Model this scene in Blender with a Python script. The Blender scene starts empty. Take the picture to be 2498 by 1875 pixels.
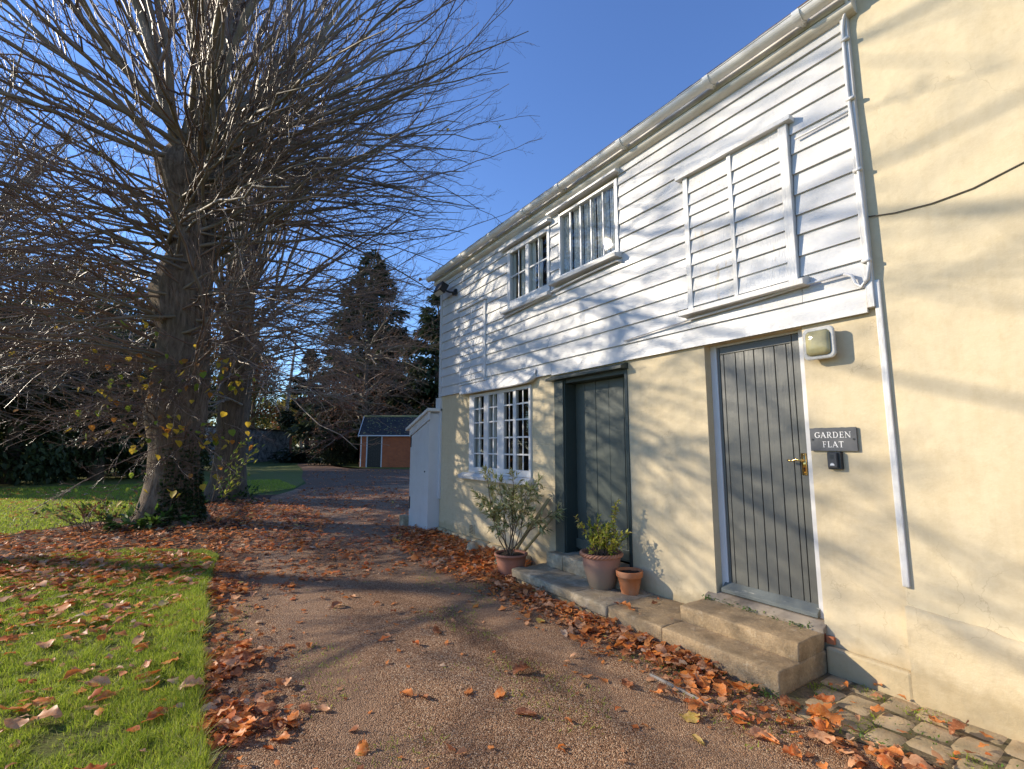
import bpy, bmesh, math, random
import numpy as np
from mathutils import Vector, Matrix, noise as mnoise

R = math.radians
sc = bpy.context.scene
col = sc.collection

# ------------------------------------------------------------------ camera, sky, sun, exposure
CAM = (0.0, 0.0, 1.6)
YAW, PITCH = 33.05, 7.27
cam_d = bpy.data.cameras.new('camera')
cam = bpy.data.objects.new('camera', cam_d)
col.objects.link(cam)
cam.location = CAM
cam.rotation_euler = (R(90 + PITCH), 0, R(-YAW))
cam_d.sensor_fit = 'HORIZONTAL'
cam_d.sensor_width = 36.0
cam_d.lens = 17.0
cam_d.clip_start = 0.05
cam_d.clip_end = 2000
sc.camera = cam

SUN_AZ, SUN_EL = 46.5, 23.0           # sun stands 48 deg left of +Y
world = bpy.data.worlds.new('World')
sc.world = world
world.use_nodes = True
wn = world.node_tree
wn.nodes.clear()
w_out = wn.nodes.new('ShaderNodeOutputWorld')
w_bg = wn.nodes.new('ShaderNodeBackground')
w_sky = wn.nodes.new('ShaderNodeTexSky')
w_sky.sky_type = 'NISHITA'
w_sky.sun_disc = False
w_sky.sun_elevation = R(SUN_EL)
w_sky.sun_rotation = R(-SUN_AZ)
w_sky.altitude = 60
w_sky.air_density = 1.12
w_sky.dust_density = 0.0
w_sky.ozone_density = 7.0
w_bg.inputs['Strength'].default_value = 0.15
w_hs = wn.nodes.new('ShaderNodeHueSaturation')
w_hs.inputs['Saturation'].default_value = 1.0
w_hs.inputs['Hue'].default_value = 0.508
wn.links.new(w_sky.outputs[0], w_hs.inputs['Color'])
wn.links.new(w_hs.outputs[0], w_bg.inputs[0])
wn.links.new(w_bg.outputs[0], w_out.inputs[0])

sun_d = bpy.data.lights.new('sun', 'SUN')
sun_d.energy = 4.0
sun_d.angle = R(0.5)
sun_d.color = (1.0, 0.88, 0.70)
sun = bpy.data.objects.new('sun', sun_d)
col.objects.link(sun)
L_DIR = Vector((math.sin(R(SUN_AZ)) * math.cos(R(SUN_EL)), -math.cos(R(SUN_AZ)) * math.cos(R(SUN_EL)), -math.sin(R(SUN_EL))))
sun.rotation_euler = L_DIR.to_track_quat('-Z', 'Y').to_euler()
sun.location = (-20, 20, 15)

sc.view_settings.view_transform = 'Standard'
sc.view_settings.look = 'None'
sc.view_settings.exposure = 0.74
sc.view_settings.gamma = 1.0
sc.view_settings.use_curve_mapping = False
sc.render.engine = 'CYCLES'
sc.cycles.max_bounces = 6
sc.cycles.transparent_max_bounces = 8

# ------------------------------------------------------------------ materials
def N(nt, t, **kw):
    n = nt.nodes.new(t)
    for k, v in kw.items():
        setattr(n, k, v)
    return n

def ramp(nt, fac, stops):
    r = N(nt, 'ShaderNodeValToRGB')
    el = r.color_ramp.elements
    while len(el) > 1:
        el.remove(el[-1])
    el[0].position = stops[0][0]
    el[0].color = tuple(stops[0][1]) + (1,)
    for p, c in stops[1:]:
        e = el.new(p)
        e.color = tuple(c) + (1,)
    nt.links.new(fac, r.inputs[0])
    return r.outputs[0]

def mixc(nt, fac, a, b, mode='MIX'):
    m = N(nt, 'ShaderNodeMix', data_type='RGBA', blend_type=mode)
    for sock, v in ((m.inputs[0], fac), (m.inputs[6], a), (m.inputs[7], b)):
        if hasattr(v, 'is_linked') or isinstance(v, bpy.types.NodeSocket):
            nt.links.new(v, sock)
        elif isinstance(v, (int, float)):
            sock.default_value = v
        else:
            sock.default_value = tuple(v) + (1,)
    return m.outputs[2]

def noise(nt, vec, scale, detail=5, rough=.6, dist=0.0):
    n = N(nt, 'ShaderNodeTexNoise')
    n.inputs['Scale'].default_value = scale
    n.inputs['Detail'].default_value = detail
    n.inputs['Roughness'].default_value = rough
    n.inputs['Distortion'].default_value = dist
    nt.links.new(vec, n.inputs['Vector'])
    return n.outputs['Fac']

def scaled(nt, vec, s):
    m = N(nt, 'ShaderNodeMapping')
    m.inputs['Scale'].default_value = s
    nt.links.new(vec, m.inputs['Vector'])
    return m.outputs[0]

def new_mat(name):
    m = bpy.data.materials.new(name)
    m.use_nodes = True
    nt = m.node_tree
    bs = nt.nodes['Principled BSDF']
    tc = N(nt, 'ShaderNodeTexCoord')
    return m, nt, bs, tc.outputs['Object']

def set_bump(nt, bs, h, strength=.3, dist=.01):
    b = N(nt, 'ShaderNodeBump')
    b.inputs['Strength'].default_value = strength
    b.inputs['Distance'].default_value = dist
    nt.links.new(h, b.inputs['Height'])
    nt.links.new(b.outputs[0], bs.inputs['Normal'])
    return b

def math_n(nt, op, a, b=None):
    m = N(nt, 'ShaderNodeMath', operation=op)
    for i, v in enumerate((a, b)):
        if v is None: continue
        if isinstance(v, (int, float)): m.inputs[i].default_value = v
        else: nt.links.new(v, m.inputs[i])
    return m.outputs[0]

def speckle(name, c1, c2, scale=8, rough=.8, bump=.3, bscale=40, bdist=.005, c3=None, s3=1.5, stretch=(1,1,1), spec=.3, lo=.35, hi=.65):
    """two-tone noise colour, a third slow tone, noise bump"""
    m, nt, bs, v = new_mat(name)
    v = scaled(nt, v, stretch)
    c = ramp(nt, noise(nt, v, scale, 6, .65), [(lo, c1), (hi, c2)])
    if c3:
        f = ramp(nt, noise(nt, v, s3, 4, .6), [(.42, (0,0,0)), (.68, (1,1,1))])
        c = mixc(nt, f, c, c3)
    nt.links.new(c, bs.inputs['Base Color'])
    bs.inputs['Roughness'].default_value = rough
    bs.inputs['Specular IOR Level'].default_value = spec
    if bump:
        set_bump(nt, bs, noise(nt, v, bscale, 5, .6), bump, bdist)
    return m

M = {}
# painted render wall: cream yellow, hand trowelled, faint stains
def plaster(name, c, c2, brick=False, rough_relief=.0):
    m, nt, bs, v = new_mat(name)
    f = ramp(nt, noise(nt, v, 1.1, 5, .55), [(.35, c), (.7, c2)])
    f2 = ramp(nt, noise(nt, v, 14, 6, .7), [(.30, (.86,.84,.80)), (.55, (1,1,1))])
    f = mixc(nt, .5, f, f2, 'MULTIPLY')
    # run-down streaks
    st = ramp(nt, noise(nt, scaled(nt, v, (6, 6, .55)), 2.2, 4, .6), [(.36, (.80,.74,.62)), (.52, (1,1,1))])
    f = mixc(nt, .14, f, st, 'MULTIPLY')
    vc = N(nt, 'ShaderNodeTexVoronoi', feature='DISTANCE_TO_EDGE'); vc.inputs['Scale'].default_value = 1.15
    wv = N(nt, 'ShaderNodeVectorMath', operation='ADD'); nz = N(nt, 'ShaderNodeTexNoise'); nz.inputs['Scale'].default_value = 3.5; nz.inputs['Detail'].default_value = 6; nt.links.new(v, nz.inputs['Vector'])
    nt.links.new(v, wv.inputs[0]); nt.links.new(nz.outputs['Color'], wv.inputs[1]); nt.links.new(wv.outputs[0], vc.inputs['Vector'])
    crk = ramp(nt, vc.outputs['Distance'], [(.0, (1,1,1)), (.006, (0,0,0))])
    crm = ramp(nt, noise(nt, v, .9, 3, .6), [(.52, (0,0,0)), (.62, (1,1,1))])
    f = mixc(nt, math_n(nt, 'MULTIPLY', math_n(nt, 'MULTIPLY', crk, crm), .38), f, (.30,.22,.12))
    pt = ramp(nt, noise(nt, v, 3.2, 6, .75), [(.45, (.93,.91,.87)), (.50, (1,1,1))])
    f = mixc(nt, .35, f, pt, 'MULTIPLY')
    # splash dirt near the ground has its own ragged line
    sep = N(nt, 'ShaderNodeSeparateXYZ'); nt.links.new(v, sep.inputs[0])
    zz = math_n(nt, 'ADD', sep.outputs[2], math_n(nt, 'MULTIPLY', noise(nt, v, 5, 5, .7), -.35))
    dirt = ramp(nt, zz, [(-.16, (.62,.55,.42)), (.10, (1,1,1))])
    f = mixc(nt, .45, f, dirt, 'MULTIPLY')
    nt.links.new(f, bs.inputs['Base Color'])
    bs.inputs['Roughness'].default_value = .62
    bs.inputs['Specular IOR Level'].default_value = .25
    h = math_n(nt, 'ADD', math_n(nt, 'MULTIPLY', noise(nt, v, 2.3, 3, .5), 2.2), math_n(nt, 'MULTIPLY', noise(nt, v, 26, 6, .65), .32))
    if brick:
        b = N(nt, 'ShaderNodeTexBrick')
        rot = N(nt, 'ShaderNodeMapping'); rot.inputs['Rotation'].default_value = (R(90), 0, R(90)); nt.links.new(v, rot.inputs['Vector'])
        co = N(nt, 'ShaderNodeCombineXYZ'); nt.links.new(sep.outputs[1], co.inputs[0]); nt.links.new(sep.outputs[2], co.inputs[1])
        nt.links.new(co.outputs[0], b.inputs['Vector'])
        b.inputs['Scale'].default_value = 1
        b.inputs['Brick Width'].default_value = .235
        b.inputs['Row Height'].default_value = .077
        b.inputs['Mortar Size'].default_value = .006
        b.inputs['Mortar Smooth'].default_value = .6
        yy = ramp(nt, sep.outputs[1], [(.0, (0,0,0)), (.04, (1,1,1))])
        h = math_n(nt, 'ADD', h, math_n(nt, 'MULTIPLY', math_n(nt, 'MULTIPLY', b.outputs['Fac'], -.32), yy))
    set_bump(nt, bs, h, .55 + rough_relief, .012)
    return m
M['plaster'] = plaster('cream_plaster', (.605,.50,.32), (.635,.53,.35), brick=True)
M['plaster_near'] = plaster('cream_plaster_smooth', (.62,.52,.34), (.645,.545,.36))
M['plinth'] = plaster('cream_painted_masonry', (.60,.49,.305), (.625,.515,.33), rough_relief=.45)

def paint(name, c, rough=.35, stretch=(1, .12, 1), bscale=120, bump=.25, dirt=(.8,.78,.72), amt=.25, flake=None):
    m, nt, bs, v = new_mat(name)
    f = ramp(nt, noise(nt, v, 3.5, 6, .65), [(.32, dirt), (.55, (1,1,1))])
    base = mixc(nt, amt, c, f, 'MULTIPLY')
    vs = scaled(nt, v, stretch)
    if flake:
        fl = ramp(nt, noise(nt, vs, 9, 6, .75), [(.60, (0,0,0)), (.66, (1,1,1))])
        base = mixc(nt, fl, base, flake)
    nt.links.new(base, bs.inputs['Base Color'])
    bs.inputs['Roughness'].default_value = rough
    h = math_n(nt, 'ADD', noise(nt, vs, bscale, 4, .6), math_n(nt, 'MULTIPLY', noise(nt, v, 18, 4, .6), .8))
    set_bump(nt, bs, h, bump, .004)
    return m
M['white_board'] = paint('white_gloss_boards', (.61,.605,.59), .36, (1,.10,1), 90, .55, (.80,.77,.70), .35)
M['white'] = paint('white_joinery', (.66,.655,.645), .35, (1,1,.2), 60, .3, (.75,.72,.66), .25)
M['white_worn'] = paint('white_flaking_joinery', (.65,.645,.625), .42, (1,1,.15), 70, .7, (.55,.5,.42), .4, flake=(.55,.48,.38))
M['white_plastic'] = paint('white_pvc_gutter', (.80,.79,.75), .38, (1,.3,1), 30, .1, (.66,.62,.54), .4)
M['eave'] = paint('cream_white_eave', (.72,.68,.58), .5, (1,.2,1), 40, .25, (.6,.55,.45), .4)
M['green'] = paint('grey_green_paint', (.078,.092,.076), .42, (1,1,.06), 60, .45, (.6,.62,.6), .45)
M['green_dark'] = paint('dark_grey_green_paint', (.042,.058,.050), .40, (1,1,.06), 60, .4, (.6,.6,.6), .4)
M['grey_door'] = paint('slate_grey_door_paint', (.122,.122,.106), .40, (1,1,.05), 70, .4, (.7,.7,.68), .35)
M['weather_wood'] = paint('weathered_grey_timber', (.33,.27,.20), .75, (1,.08,1), 60, .9, (.35,.3,.25), .8)
M['flaking_bar'] = paint('flaking_weather_bar', (.14,.155,.145), .6, (1,.12,1), 60, .8, (.6,.6,.55), .5, flake=(.58,.54,.45))
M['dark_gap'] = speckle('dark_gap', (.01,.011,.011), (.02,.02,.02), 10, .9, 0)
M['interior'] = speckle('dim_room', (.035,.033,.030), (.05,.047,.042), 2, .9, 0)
M['lampglass'] = None

def glass(name, tint=(1,1,1)):
    m = bpy.data.materials.new(name); m.use_nodes = True
    nt = m.node_tree; nt.nodes.clear()
    out = N(nt, 'ShaderNodeOutputMaterial'); mx = N(nt, 'ShaderNodeMixShader')
    tr = N(nt, 'ShaderNodeBsdfTransparent'); gl = N(nt, 'ShaderNodeBsdfGlossy'); lw = N(nt, 'ShaderNodeLayerWeight'); lw.inputs['Blend'].default_value = .5
    fr = math_n(nt, 'ADD', math_n(nt, 'MULTIPLY', math_n(nt, 'POWER', lw.outputs['Facing'], 4.0), .9), .09)
    tc = N(nt, 'ShaderNodeTexCoord')
    b = N(nt, 'ShaderNodeBump'); b.inputs['Strength'].default_value = .12; b.inputs['Distance'].default_value = .01
    nt.links.new(noise(nt, tc.outputs['Object'], 3.0, 2, .5), b.inputs['Height'])
    nt.links.new(b.outputs[0], gl.inputs['Normal'])
    gl.inputs['Roughness'].default_value = .015
    tr.inputs['Color'].default_value = tuple(tint) + (1,)
    nt.links.new(fr, mx.inputs[0]); nt.links.new(tr.outputs[0], mx.inputs[1]); nt.links.new(gl.outputs[0], mx.inputs[2])
    nt.links.new(mx.outputs[0], out.inputs[0])
    return m
M['glass'] = glass('old_window_glass', (.86,.88,.86))
M['curtain'] = speckle('pale_curtain', (.62,.61,.56), (.75,.74,.68), 12, .9, .2, 60, .004, stretch=(1,1,.1))
M['lace'] = speckle('grey_lace_curtain', (.40,.40,.38), (.78,.78,.75), 26, .9, .2, 60, .004)

def simple(name, c, rough=.5, metal=0.0, bump=0, bscale=60, var=.15, scale=10):
    m, nt, bs, v = new_mat(name)
    d = tuple(x * (1 - var) for x in c); e = tuple(min(1, x * (1 + var)) for x in c)
    nt.links.new(ramp(nt, noise(nt, v, scale, 5, .6), [(.35, d), (.65, e)]), bs.inputs['Base Color'])
    bs.inputs['Roughness'].default_value = rough
    bs.inputs['Metallic'].default_value = metal
    if bump:
        set_bump(nt, bs, noise(nt, v, bscale, 5, .6), bump, .004)
    return m
M['brass'] = simple('polished_brass', (.72,.50,.18), .18, 1.0)
M['black_plastic'] = simple('black_plastic', (.018,.018,.02), .35)
M['grey_plastic'] = simple('dark_grey_plastic', (.05,.05,.052), .45)
M['lamp_body'] = simple('aged_grey_metal', (.52,.51,.47), .55, .0, .3, 90, .12, 20)
M['lamp_lens'] = simple('yellowed_prismatic_glass', (.40,.36,.19), .12, 0, .5, 30, .25, 6)
M['flood_lens'] = simple('floodlight_glass', (.55,.55,.5), .2)
M['slate'] = speckle('slate_plaque', (.085,.088,.092), (.13,.132,.135), 6, .55, .5, 25, .004)
M['letter'] = simple('white_engraved_letter', (.82,.81,.78), .6)
M['screw'] = simple('black_screw', (.02,.02,.02), .4)
M['cable'] = simple('brown_cable', (.10,.085,.06), .6)
M['stone_plain'] = speckle('worn_step_concrete', (.25,.175,.095), (.50,.375,.235), 13, .9, 1.0, 90, .008, c3=(.22,.155,.085), s3=3.5)
def stonework(name, c1, c2, stain, pale):
    m, nt, bs, v = new_mat(name)
    c = ramp(nt, noise(nt, v, 60, 6, .75), [(.32, c1), (.66, c2)])
    c = mixc(nt, ramp(nt, noise(nt, v, 4.5, 7, .72), [(.42, (0,0,0)), (.62, (.8,.8,.8))]), c, stain)
    c = mixc(nt, ramp(nt, noise(nt, v, 11, 6, .75), [(.58, (0,0,0)), (.70, (.6,.6,.6))]), c, pale)
    vo = N(nt, 'ShaderNodeTexVoronoi'); vo.inputs['Scale'].default_value = 85; nt.links.new(v, vo.inputs['Vector'])
    pit = ramp(nt, vo.outputs['Distance'], [(.10, (.35,.3,.25)), (.22, (1,1,1))])
    pm = ramp(nt, noise(nt, v, 9, 3, .6), [(.48, (0,0,0)), (.6, (1,1,1))])
    c = mixc(nt, math_n(nt, 'MULTIPLY', pm, .55), c, mixc(nt, 1.0, c, pit, 'MULTIPLY'))
    nt.links.new(c, bs.inputs['Base Color']); bs.inputs['Roughness'].default_value = .9
    h = math_n(nt, 'ADD', math_n(nt, 'ADD', noise(nt, v, 120, 5, .7), math_n(nt, 'MULTIPLY', noise(nt, v, 22, 5, .7), 1.6)), math_n(nt, 'MULTIPLY', pit, .6))
    set_bump(nt, bs, h, .9, .008)
    return m
M['stone'] = stonework('step_concrete', (.33,.225,.115), (.52,.375,.215), (.24,.165,.085), (.60,.48,.32))
M['stone_old'] = speckle('old_pale_stone', (.34,.265,.165), (.56,.46,.32), 11, .9, 1.0, 60, .01, c3=(.27,.21,.13), s3=4)
M['cobble'] = speckle('buff_stone_sett', (.38,.27,.145), (.58,.44,.27), 14, .9, .9, 70, .006, c3=(.27,.215,.12), s3=7)
M['redbrick'] = speckle('red_brick', (.30,.095,.045), (.40,.14,.07), 7, .9, .5, 60, .004)
M['redbrick2'] = speckle('orange_brick', (.40,.13,.055), (.50,.19,.085), 5, .9, .5, 60, .004)
M['mortar'] = speckle('lime_mortar', (.30,.26,.20), (.42,.37,.29), 20, .95, .4)
M['flint'] = speckle('flint_wall_face', (.22,.21,.20), (.58,.54,.50), 7, .8, .9, 9, .05, c3=(.11,.10,.095), s3=2)
M['roof_slate'] = speckle('dark_roof_slate', (.022,.022,.024), (.055,.053,.052), 5, .75, .4, 30, .006)
M['moss'] = speckle('pale_lichen', (.20,.21,.09), (.33,.33,.16), 30, .95, .4)
M['tile'] = speckle('brown_roof_tile', (.06,.045,.038), (.14,.095,.07), 7, .85, .4)
M['pole'] = speckle('grey_timber_pole', (.34,.31,.27), (.50,.46,.40), 6, .85, .3, stretch=(6,6,.5))
M['terracotta'] = speckle('terracotta_orange', (.46,.155,.055), (.55,.21,.085), 5, .75, .25, 60, .003, c3=(.52,.26,.14), s3=7)
M['terracotta_dull'] = speckle('terracotta_dull', (.36,.145,.085), (.43,.185,.115), 5, .75, .25, 60, .003)
M['terracotta_aged'] = None
M['rope_rim'] = speckle('terracotta_rim', (.40,.175,.095), (.52,.25,.15), 9, .75, .25, 60, .003)
M['compost'] = speckle('dark_compost', (.02,.014,.009), (.06,.04,.025), 40, .95, .8, 70, .01)
M['stake'] = speckle('pale_stake_wood', (.36,.26,.11), (.50,.38,.18), 6, .8, .4, stretch=(8,8,.6))
M['hose'] = simple('green_hose', (.05,.16,.10), .45)
M['steel'] = simple('dull_steel_edging', (.26,.24,.22), .6, .3)

# aged pot: pink-brown above, grey salts below its own tide line
m, nt, bs, v = new_mat('terracotta_aged')
sep = N(nt, 'ShaderNodeSeparateXYZ'); nt.links.new(v, sep.inputs[0])
t = math_n(nt, 'ADD', sep.outputs[2], math_n(nt, 'MULTIPLY', noise(nt, v, 7, 5, .6), .22))
c = ramp(nt, t, [(.14, (.27,.20,.135)), (.28, (.30,.20,.14)), (.42, (.40,.19,.125))])
nt.links.new(c, bs.inputs['Base Color']); bs.inputs['Roughness'].default_value = .7
set_bump(nt, bs, noise(nt, v, 50, 5, .6), .25, .003)
M['terracotta_aged'] = m

# gravel drive
m, nt, bs, v = new_mat('pea_gravel')
vo = N(nt, 'ShaderNodeTexVoronoi'); vo.inputs['Scale'].default_value = 125; nt.links.new(v, vo.inputs['Vector'])
sepc = N(nt, 'ShaderNodeSeparateColor'); nt.links.new(vo.outputs['Color'], sepc.inputs[0])
c = ramp(nt, sepc.outputs[0], [(0, (.115,.058,.029)), (.3, (.275,.146,.075)), (.6, (.39,.222,.122)), (.85, (.50,.33,.198)), (1, (.62,.47,.32))])
big = ramp(nt, noise(nt, scaled(nt, v, (1, .35, 1)), 1.3, 6, .7), [(.36, (.42,.35,.30)), (.48, (.82,.78,.74)), (.62, (1,1,1))])
c = mixc(nt, .85, c, big, 'MULTIPLY')
sx = N(nt, 'ShaderNodeSeparateXYZ'); nt.links.new(v, sx.inputs[0])
xw = math_n(nt, 'ADD', math_n(nt, 'ADD', sx.outputs[0], math_n(nt, 'MULTIPLY', sx.outputs[1], -.045)), math_n(nt, 'MULTIPLY', noise(nt, v, 1.1, 4, .6), .45))
track = math_n(nt, 'SINE', math_n(nt, 'MULTIPLY', math_n(nt, 'ADD', xw, -.62), 4.05))
track = ramp(nt, track, [(.35, (0,0,0)), (.95, (1,1,1))])
c = mixc(nt, math_n(nt, 'MULTIPLY', track, .50), c, (.36,.225,.135))
litt = ramp(nt, noise(nt, v, 55, 4, .7), [(.56, (0,0,0)), (.64, (1,1,1))])
c = mixc(nt, math_n(nt, 'MULTIPLY', litt, .5), c, (.20,.085,.035))
mossf = ramp(nt, noise(nt, v, 2.1, 6, .75), [(.60, (0,0,0)), (.74, (1,1,1))])
mossf2 = ramp(nt, noise(nt, v, 40, 3, .6), [(.45, (0,0,0)), (.6, (1,1,1))])
c = mixc(nt, math_n(nt, 'MULTIPLY', math_n(nt, 'MULTIPLY', mossf, mossf2), .7), c, (.075,.09,.025))
nt.links.new(c, bs.inputs['Base Color']); bs.inputs['Roughness'].default_value = .8
bs.inputs['Specular IOR Level'].default_value = .3
h = math_n(nt, 'ADD', math_n(nt, 'MULTIPLY', vo.outputs['Distance'], -1.0), math_n(nt, 'MULTIPLY', noise(nt, v, 3, 4, .6), 1.5))
set_bump(nt, bs, h, .9, .012)
M['gravel'] = m
for i, cc in enumerate([(.175,.092,.048), (.33,.186,.103), (.46,.29,.175), (.57,.43,.29), (.38,.175,.09)]):
    M['pebble%d' % i] = simple('pebble_tone_%d' % i, cc, .6, 0, 0, var=.2, scale=80)

M['joint'] = speckle('joint_grit', (.10,.072,.04), (.22,.165,.10), 40, .95, .8, 60, .01, c3=(.11,.10,.04), s3=5)
M['soil'] = speckle('leaf_mould_soil', (.040,.020,.011), (.115,.055,.028), 22, .95, .9, 40, .02, c3=(.075,.04,.02), s3=2)
M['asphalt'] = speckle('far_drive', (.12,.070,.042), (.20,.125,.075), 30, .9, .5, 60, .01, c3=(.17,.08,.035), s3=.5)
def grassground(name, c1, c2, c3):
    m, nt, bs, v = new_mat(name)
    c = ramp(nt, noise(nt, v, 34, 7, .75), [(.33, c1), (.62, c2)])
    f = ramp(nt, noise(nt, v, 1.2, 5, .65), [(.4, (0,0,0)), (.7, (1,1,1))])
    c = mixc(nt, math_n(nt, 'MULTIPLY', f, .6), c, c3)
    nt.links.new(c, bs.inputs['Base Color']); bs.inputs['Roughness'].default_value = .85
    bs.inputs['Specular IOR Level'].default_value = .2
    set_bump(nt, bs, noise(nt, v, 60, 6, .75), 1.0, .03)
    return m
M['turf'] = grassground('turf', (.10,.085,.025), (.20,.24,.04), (.20,.16,.06))
M['field'] = grassground('far_turf', (.055,.085,.018), (.105,.155,.030), (.12,.11,.035))

def leafmat(name, c, c2, trans=.35, rough=.6, scale=9, spec=.3, objrand=0.0):
    m, nt, bs, v = new_mat(name)
    cc = ramp(nt, noise(nt, v, scale, 4, .6), [(.35, c), (.65, c2)])
    if objrand:
        oi = N(nt, 'ShaderNodeObjectInfo')
        hs = N(nt, 'ShaderNodeHueSaturation')
        nt.links.new(cc, hs.inputs['Color'])
        nt.links.new(math_n(nt, 'ADD', math_n(nt, 'MULTIPLY', oi.outputs['Random'], .8), .6), hs.inputs['Value'])
        cc = hs.outputs[0]
    nt.links.new(cc, bs.inputs['Base Color'])
    bs.inputs['Roughness'].default_value = rough
    bs.inputs['Specular IOR Level'].default_value = spec
    if trans:
        tl = N(nt, 'ShaderNodeBsdfTranslucent'); nt.links.new(cc, tl.inputs[0])
        mx = N(nt, 'ShaderNodeMixShader'); mx.inputs[0].default_value = trans
        out = nt.nodes['Material Output']
        nt.links.new(bs.outputs[0], mx.inputs[1]); nt.links.new(tl.outputs[0], mx.inputs[2]); nt.links.new(mx.outputs[0], out.inputs[0])
    return m
FALLEN = []
for i, (a, b) in enumerate([((.66,.19,.042), (.76,.30,.085)), ((.54,.12,.028), (.66,.20,.05)), ((.64,.29,.13), (.74,.41,.22)),
                            ((.25,.08,.032), (.38,.14,.055)), ((.70,.18,.03), (.78,.29,.055)), ((.55,.37,.23), (.66,.48,.33)), ((.50,.33,.06), (.60,.44,.13))]):
    fm_ = leafmat('fallen_leaf_tone_%d' % i, a, b, .22, .5, 9)
    nt = fm_.node_tree; bs = nt.nodes['Principled BSDF']; tcv = nt.nodes['Texture Coordinate'].outputs['Object']
    src = bs.inputs['Base Color'].links[0].from_socket
    sp = ramp(nt, noise(nt, tcv, 34, 5, .7), [(.36, (.42,.36,.34)), (.50, (1,1,1))])
    pale = ramp(nt, noise(nt, tcv, 5.0, 3, .6), [(.50, (0,0,0)), (.72, (.55,.55,.55))])
    cc_ = mixc(nt, pale, mixc(nt, .40, src, sp, 'MULTIPLY'), (.68,.38,.20))
    for l_ in list(src.links):
        if l_.to_node.type in ('BSDF_PRINCIPLED', 'BSDF_TRANSLUCENT'): nt.links.new(cc_, l_.to_socket)
    FALLEN.append(fm_)
TREELEAF = [leafmat('lime_leaf_yellow', (.55,.36,.03), (.62,.45,.06), .5), leafmat('lime_leaf_green', (.20,.30,.03), (.32,.38,.05), .5), leafmat('lime_leaf_orange', (.52,.19,.03), (.58,.27,.05), .5)]
BLADE = [leafmat('grass_blade_a', (.31,.40,.035), (.37,.46,.05), .52, .5, 3), leafmat('grass_blade_b', (.43,.49,.06), (.50,.54,.085), .52, .5, 3), leafmat('grass_blade_c', (.23,.32,.028), (.28,.37,.038), .48, .5, 3), leafmat('grass_blade_dry', (.34,.31,.11), (.42,.37,.17), .3, .6, 3)]
M['weed'] = leafmat('weed_leaf', (.075,.15,.02), (.12,.21,.035), .35)
M['olive'] = leafmat('olive_grey_leaf', (.40,.41,.17), (.56,.54,.28), .4)
M['olive2'] = leafmat('yellowing_leaf', (.36,.29,.09), (.44,.36,.13), .3)
M['box1'] = leafmat('bright_shrub_leaf', (.50,.50,.06), (.62,.60,.12), .4, .45)
M['box2'] = leafmat('deep_shrub_leaf', (.28,.35,.045), (.40,.45,.07), .45, .4)
M['ivy'] = leafmat('ivy_leaf', (.020,.045,.016), (.04,.075,.025), .2, .4)
M['privet'] = leafmat('privet_leaf', (.10,.19,.03), (.16,.26,.05), .4, .45)
M['dock'] = leafmat('dock_leaf', (.07,.13,.035), (.12,.19,.05), .3, .5)
M['yew'] = leafmat('yew_foliage', (.022,.034,.015), (.055,.075,.028), .2, .6, 2)
M['yew2'] = leafmat('holly_foliage', (.035,.052,.020), (.08,.10,.032), .25, .5, 2)
M['spruce'] = leafmat('spruce_needles', (.025,.042,.022), (.055,.078,.038), .15, .6, 2)
M['spruce2'] = leafmat('spruce_needles_light', (.05,.072,.034), (.085,.11,.05), .15, .6, 2)
M['beech'] = leafmat('copper_leaf', (.16,.06,.028), (.27,.11,.05), .3, .6, 2)
M['russet'] = leafmat('russet_leaf', (.34,.12,.05), (.45,.19,.09), .4, .6, 2)
M['gold'] = leafmat('golden_leaf', (.30,.22,.045), (.42,.32,.08), .4, .6, 2)
M['olivefar'] = leafmat('dull_green_leaf', (.07,.09,.025), (.13,.14,.04), .3, .6, 2)

def bark(name, c1, c2, c3):
    m, nt, bs, v = new_mat(name)
    vs = scaled(nt, v, (1, 1, .18))
    n1 = noise(nt, vs, 14, 7, .7, .6)
    c = ramp(nt, n1, [(.32, c1), (.62, c2)])
    f = ramp(nt, noise(nt, v, 1.6, 5, .65), [(.48, (0,0,0)), (.7, (1,1,1))])
    c = mixc(nt, math_n(nt, 'MULTIPLY', f, .7), c, c3)
    nt.links.new(c, bs.inputs['Base Color']); bs.inputs['Roughness'].default_value = .9
    bs.inputs['Specular IOR Level'].default_value = .2
    set_bump(nt, bs, n1, 1.0, .06)
    return m
M['bark'] = bark('lime_bark', (.065,.043,.029), (.25,.185,.13), (.16,.125,.075))
M['bark_dark'] = bark('dark_bark', (.05,.036,.026), (.17,.125,.09), (.11,.085,.05))
M['limb'] = speckle('lime_limb_bark', (.135,.105,.074), (.30,.24,.17), 3, .55, .3, 30, .006, c3=(.20,.16,.09), s3=1.2, stretch=(1,1,.4))
M['twig'] = speckle('twig_bark', (.125,.078,.052), (.27,.18,.122), 2, .42, 0, spec=.5)
M['twig_far'] = speckle('far_twig_bark', (.12,.075,.055), (.24,.155,.11), 1, .7, 0)
M['stem'] = speckle('brown_stem', (.10,.065,.04), (.18,.12,.075), 8, .7, 0)

# ------------------------------------------------------------------ mesh helpers
rng = np.random.default_rng(7)
rnd = random.Random(11)
ORIG = {}                                   # world origin of each object's local frame

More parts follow.
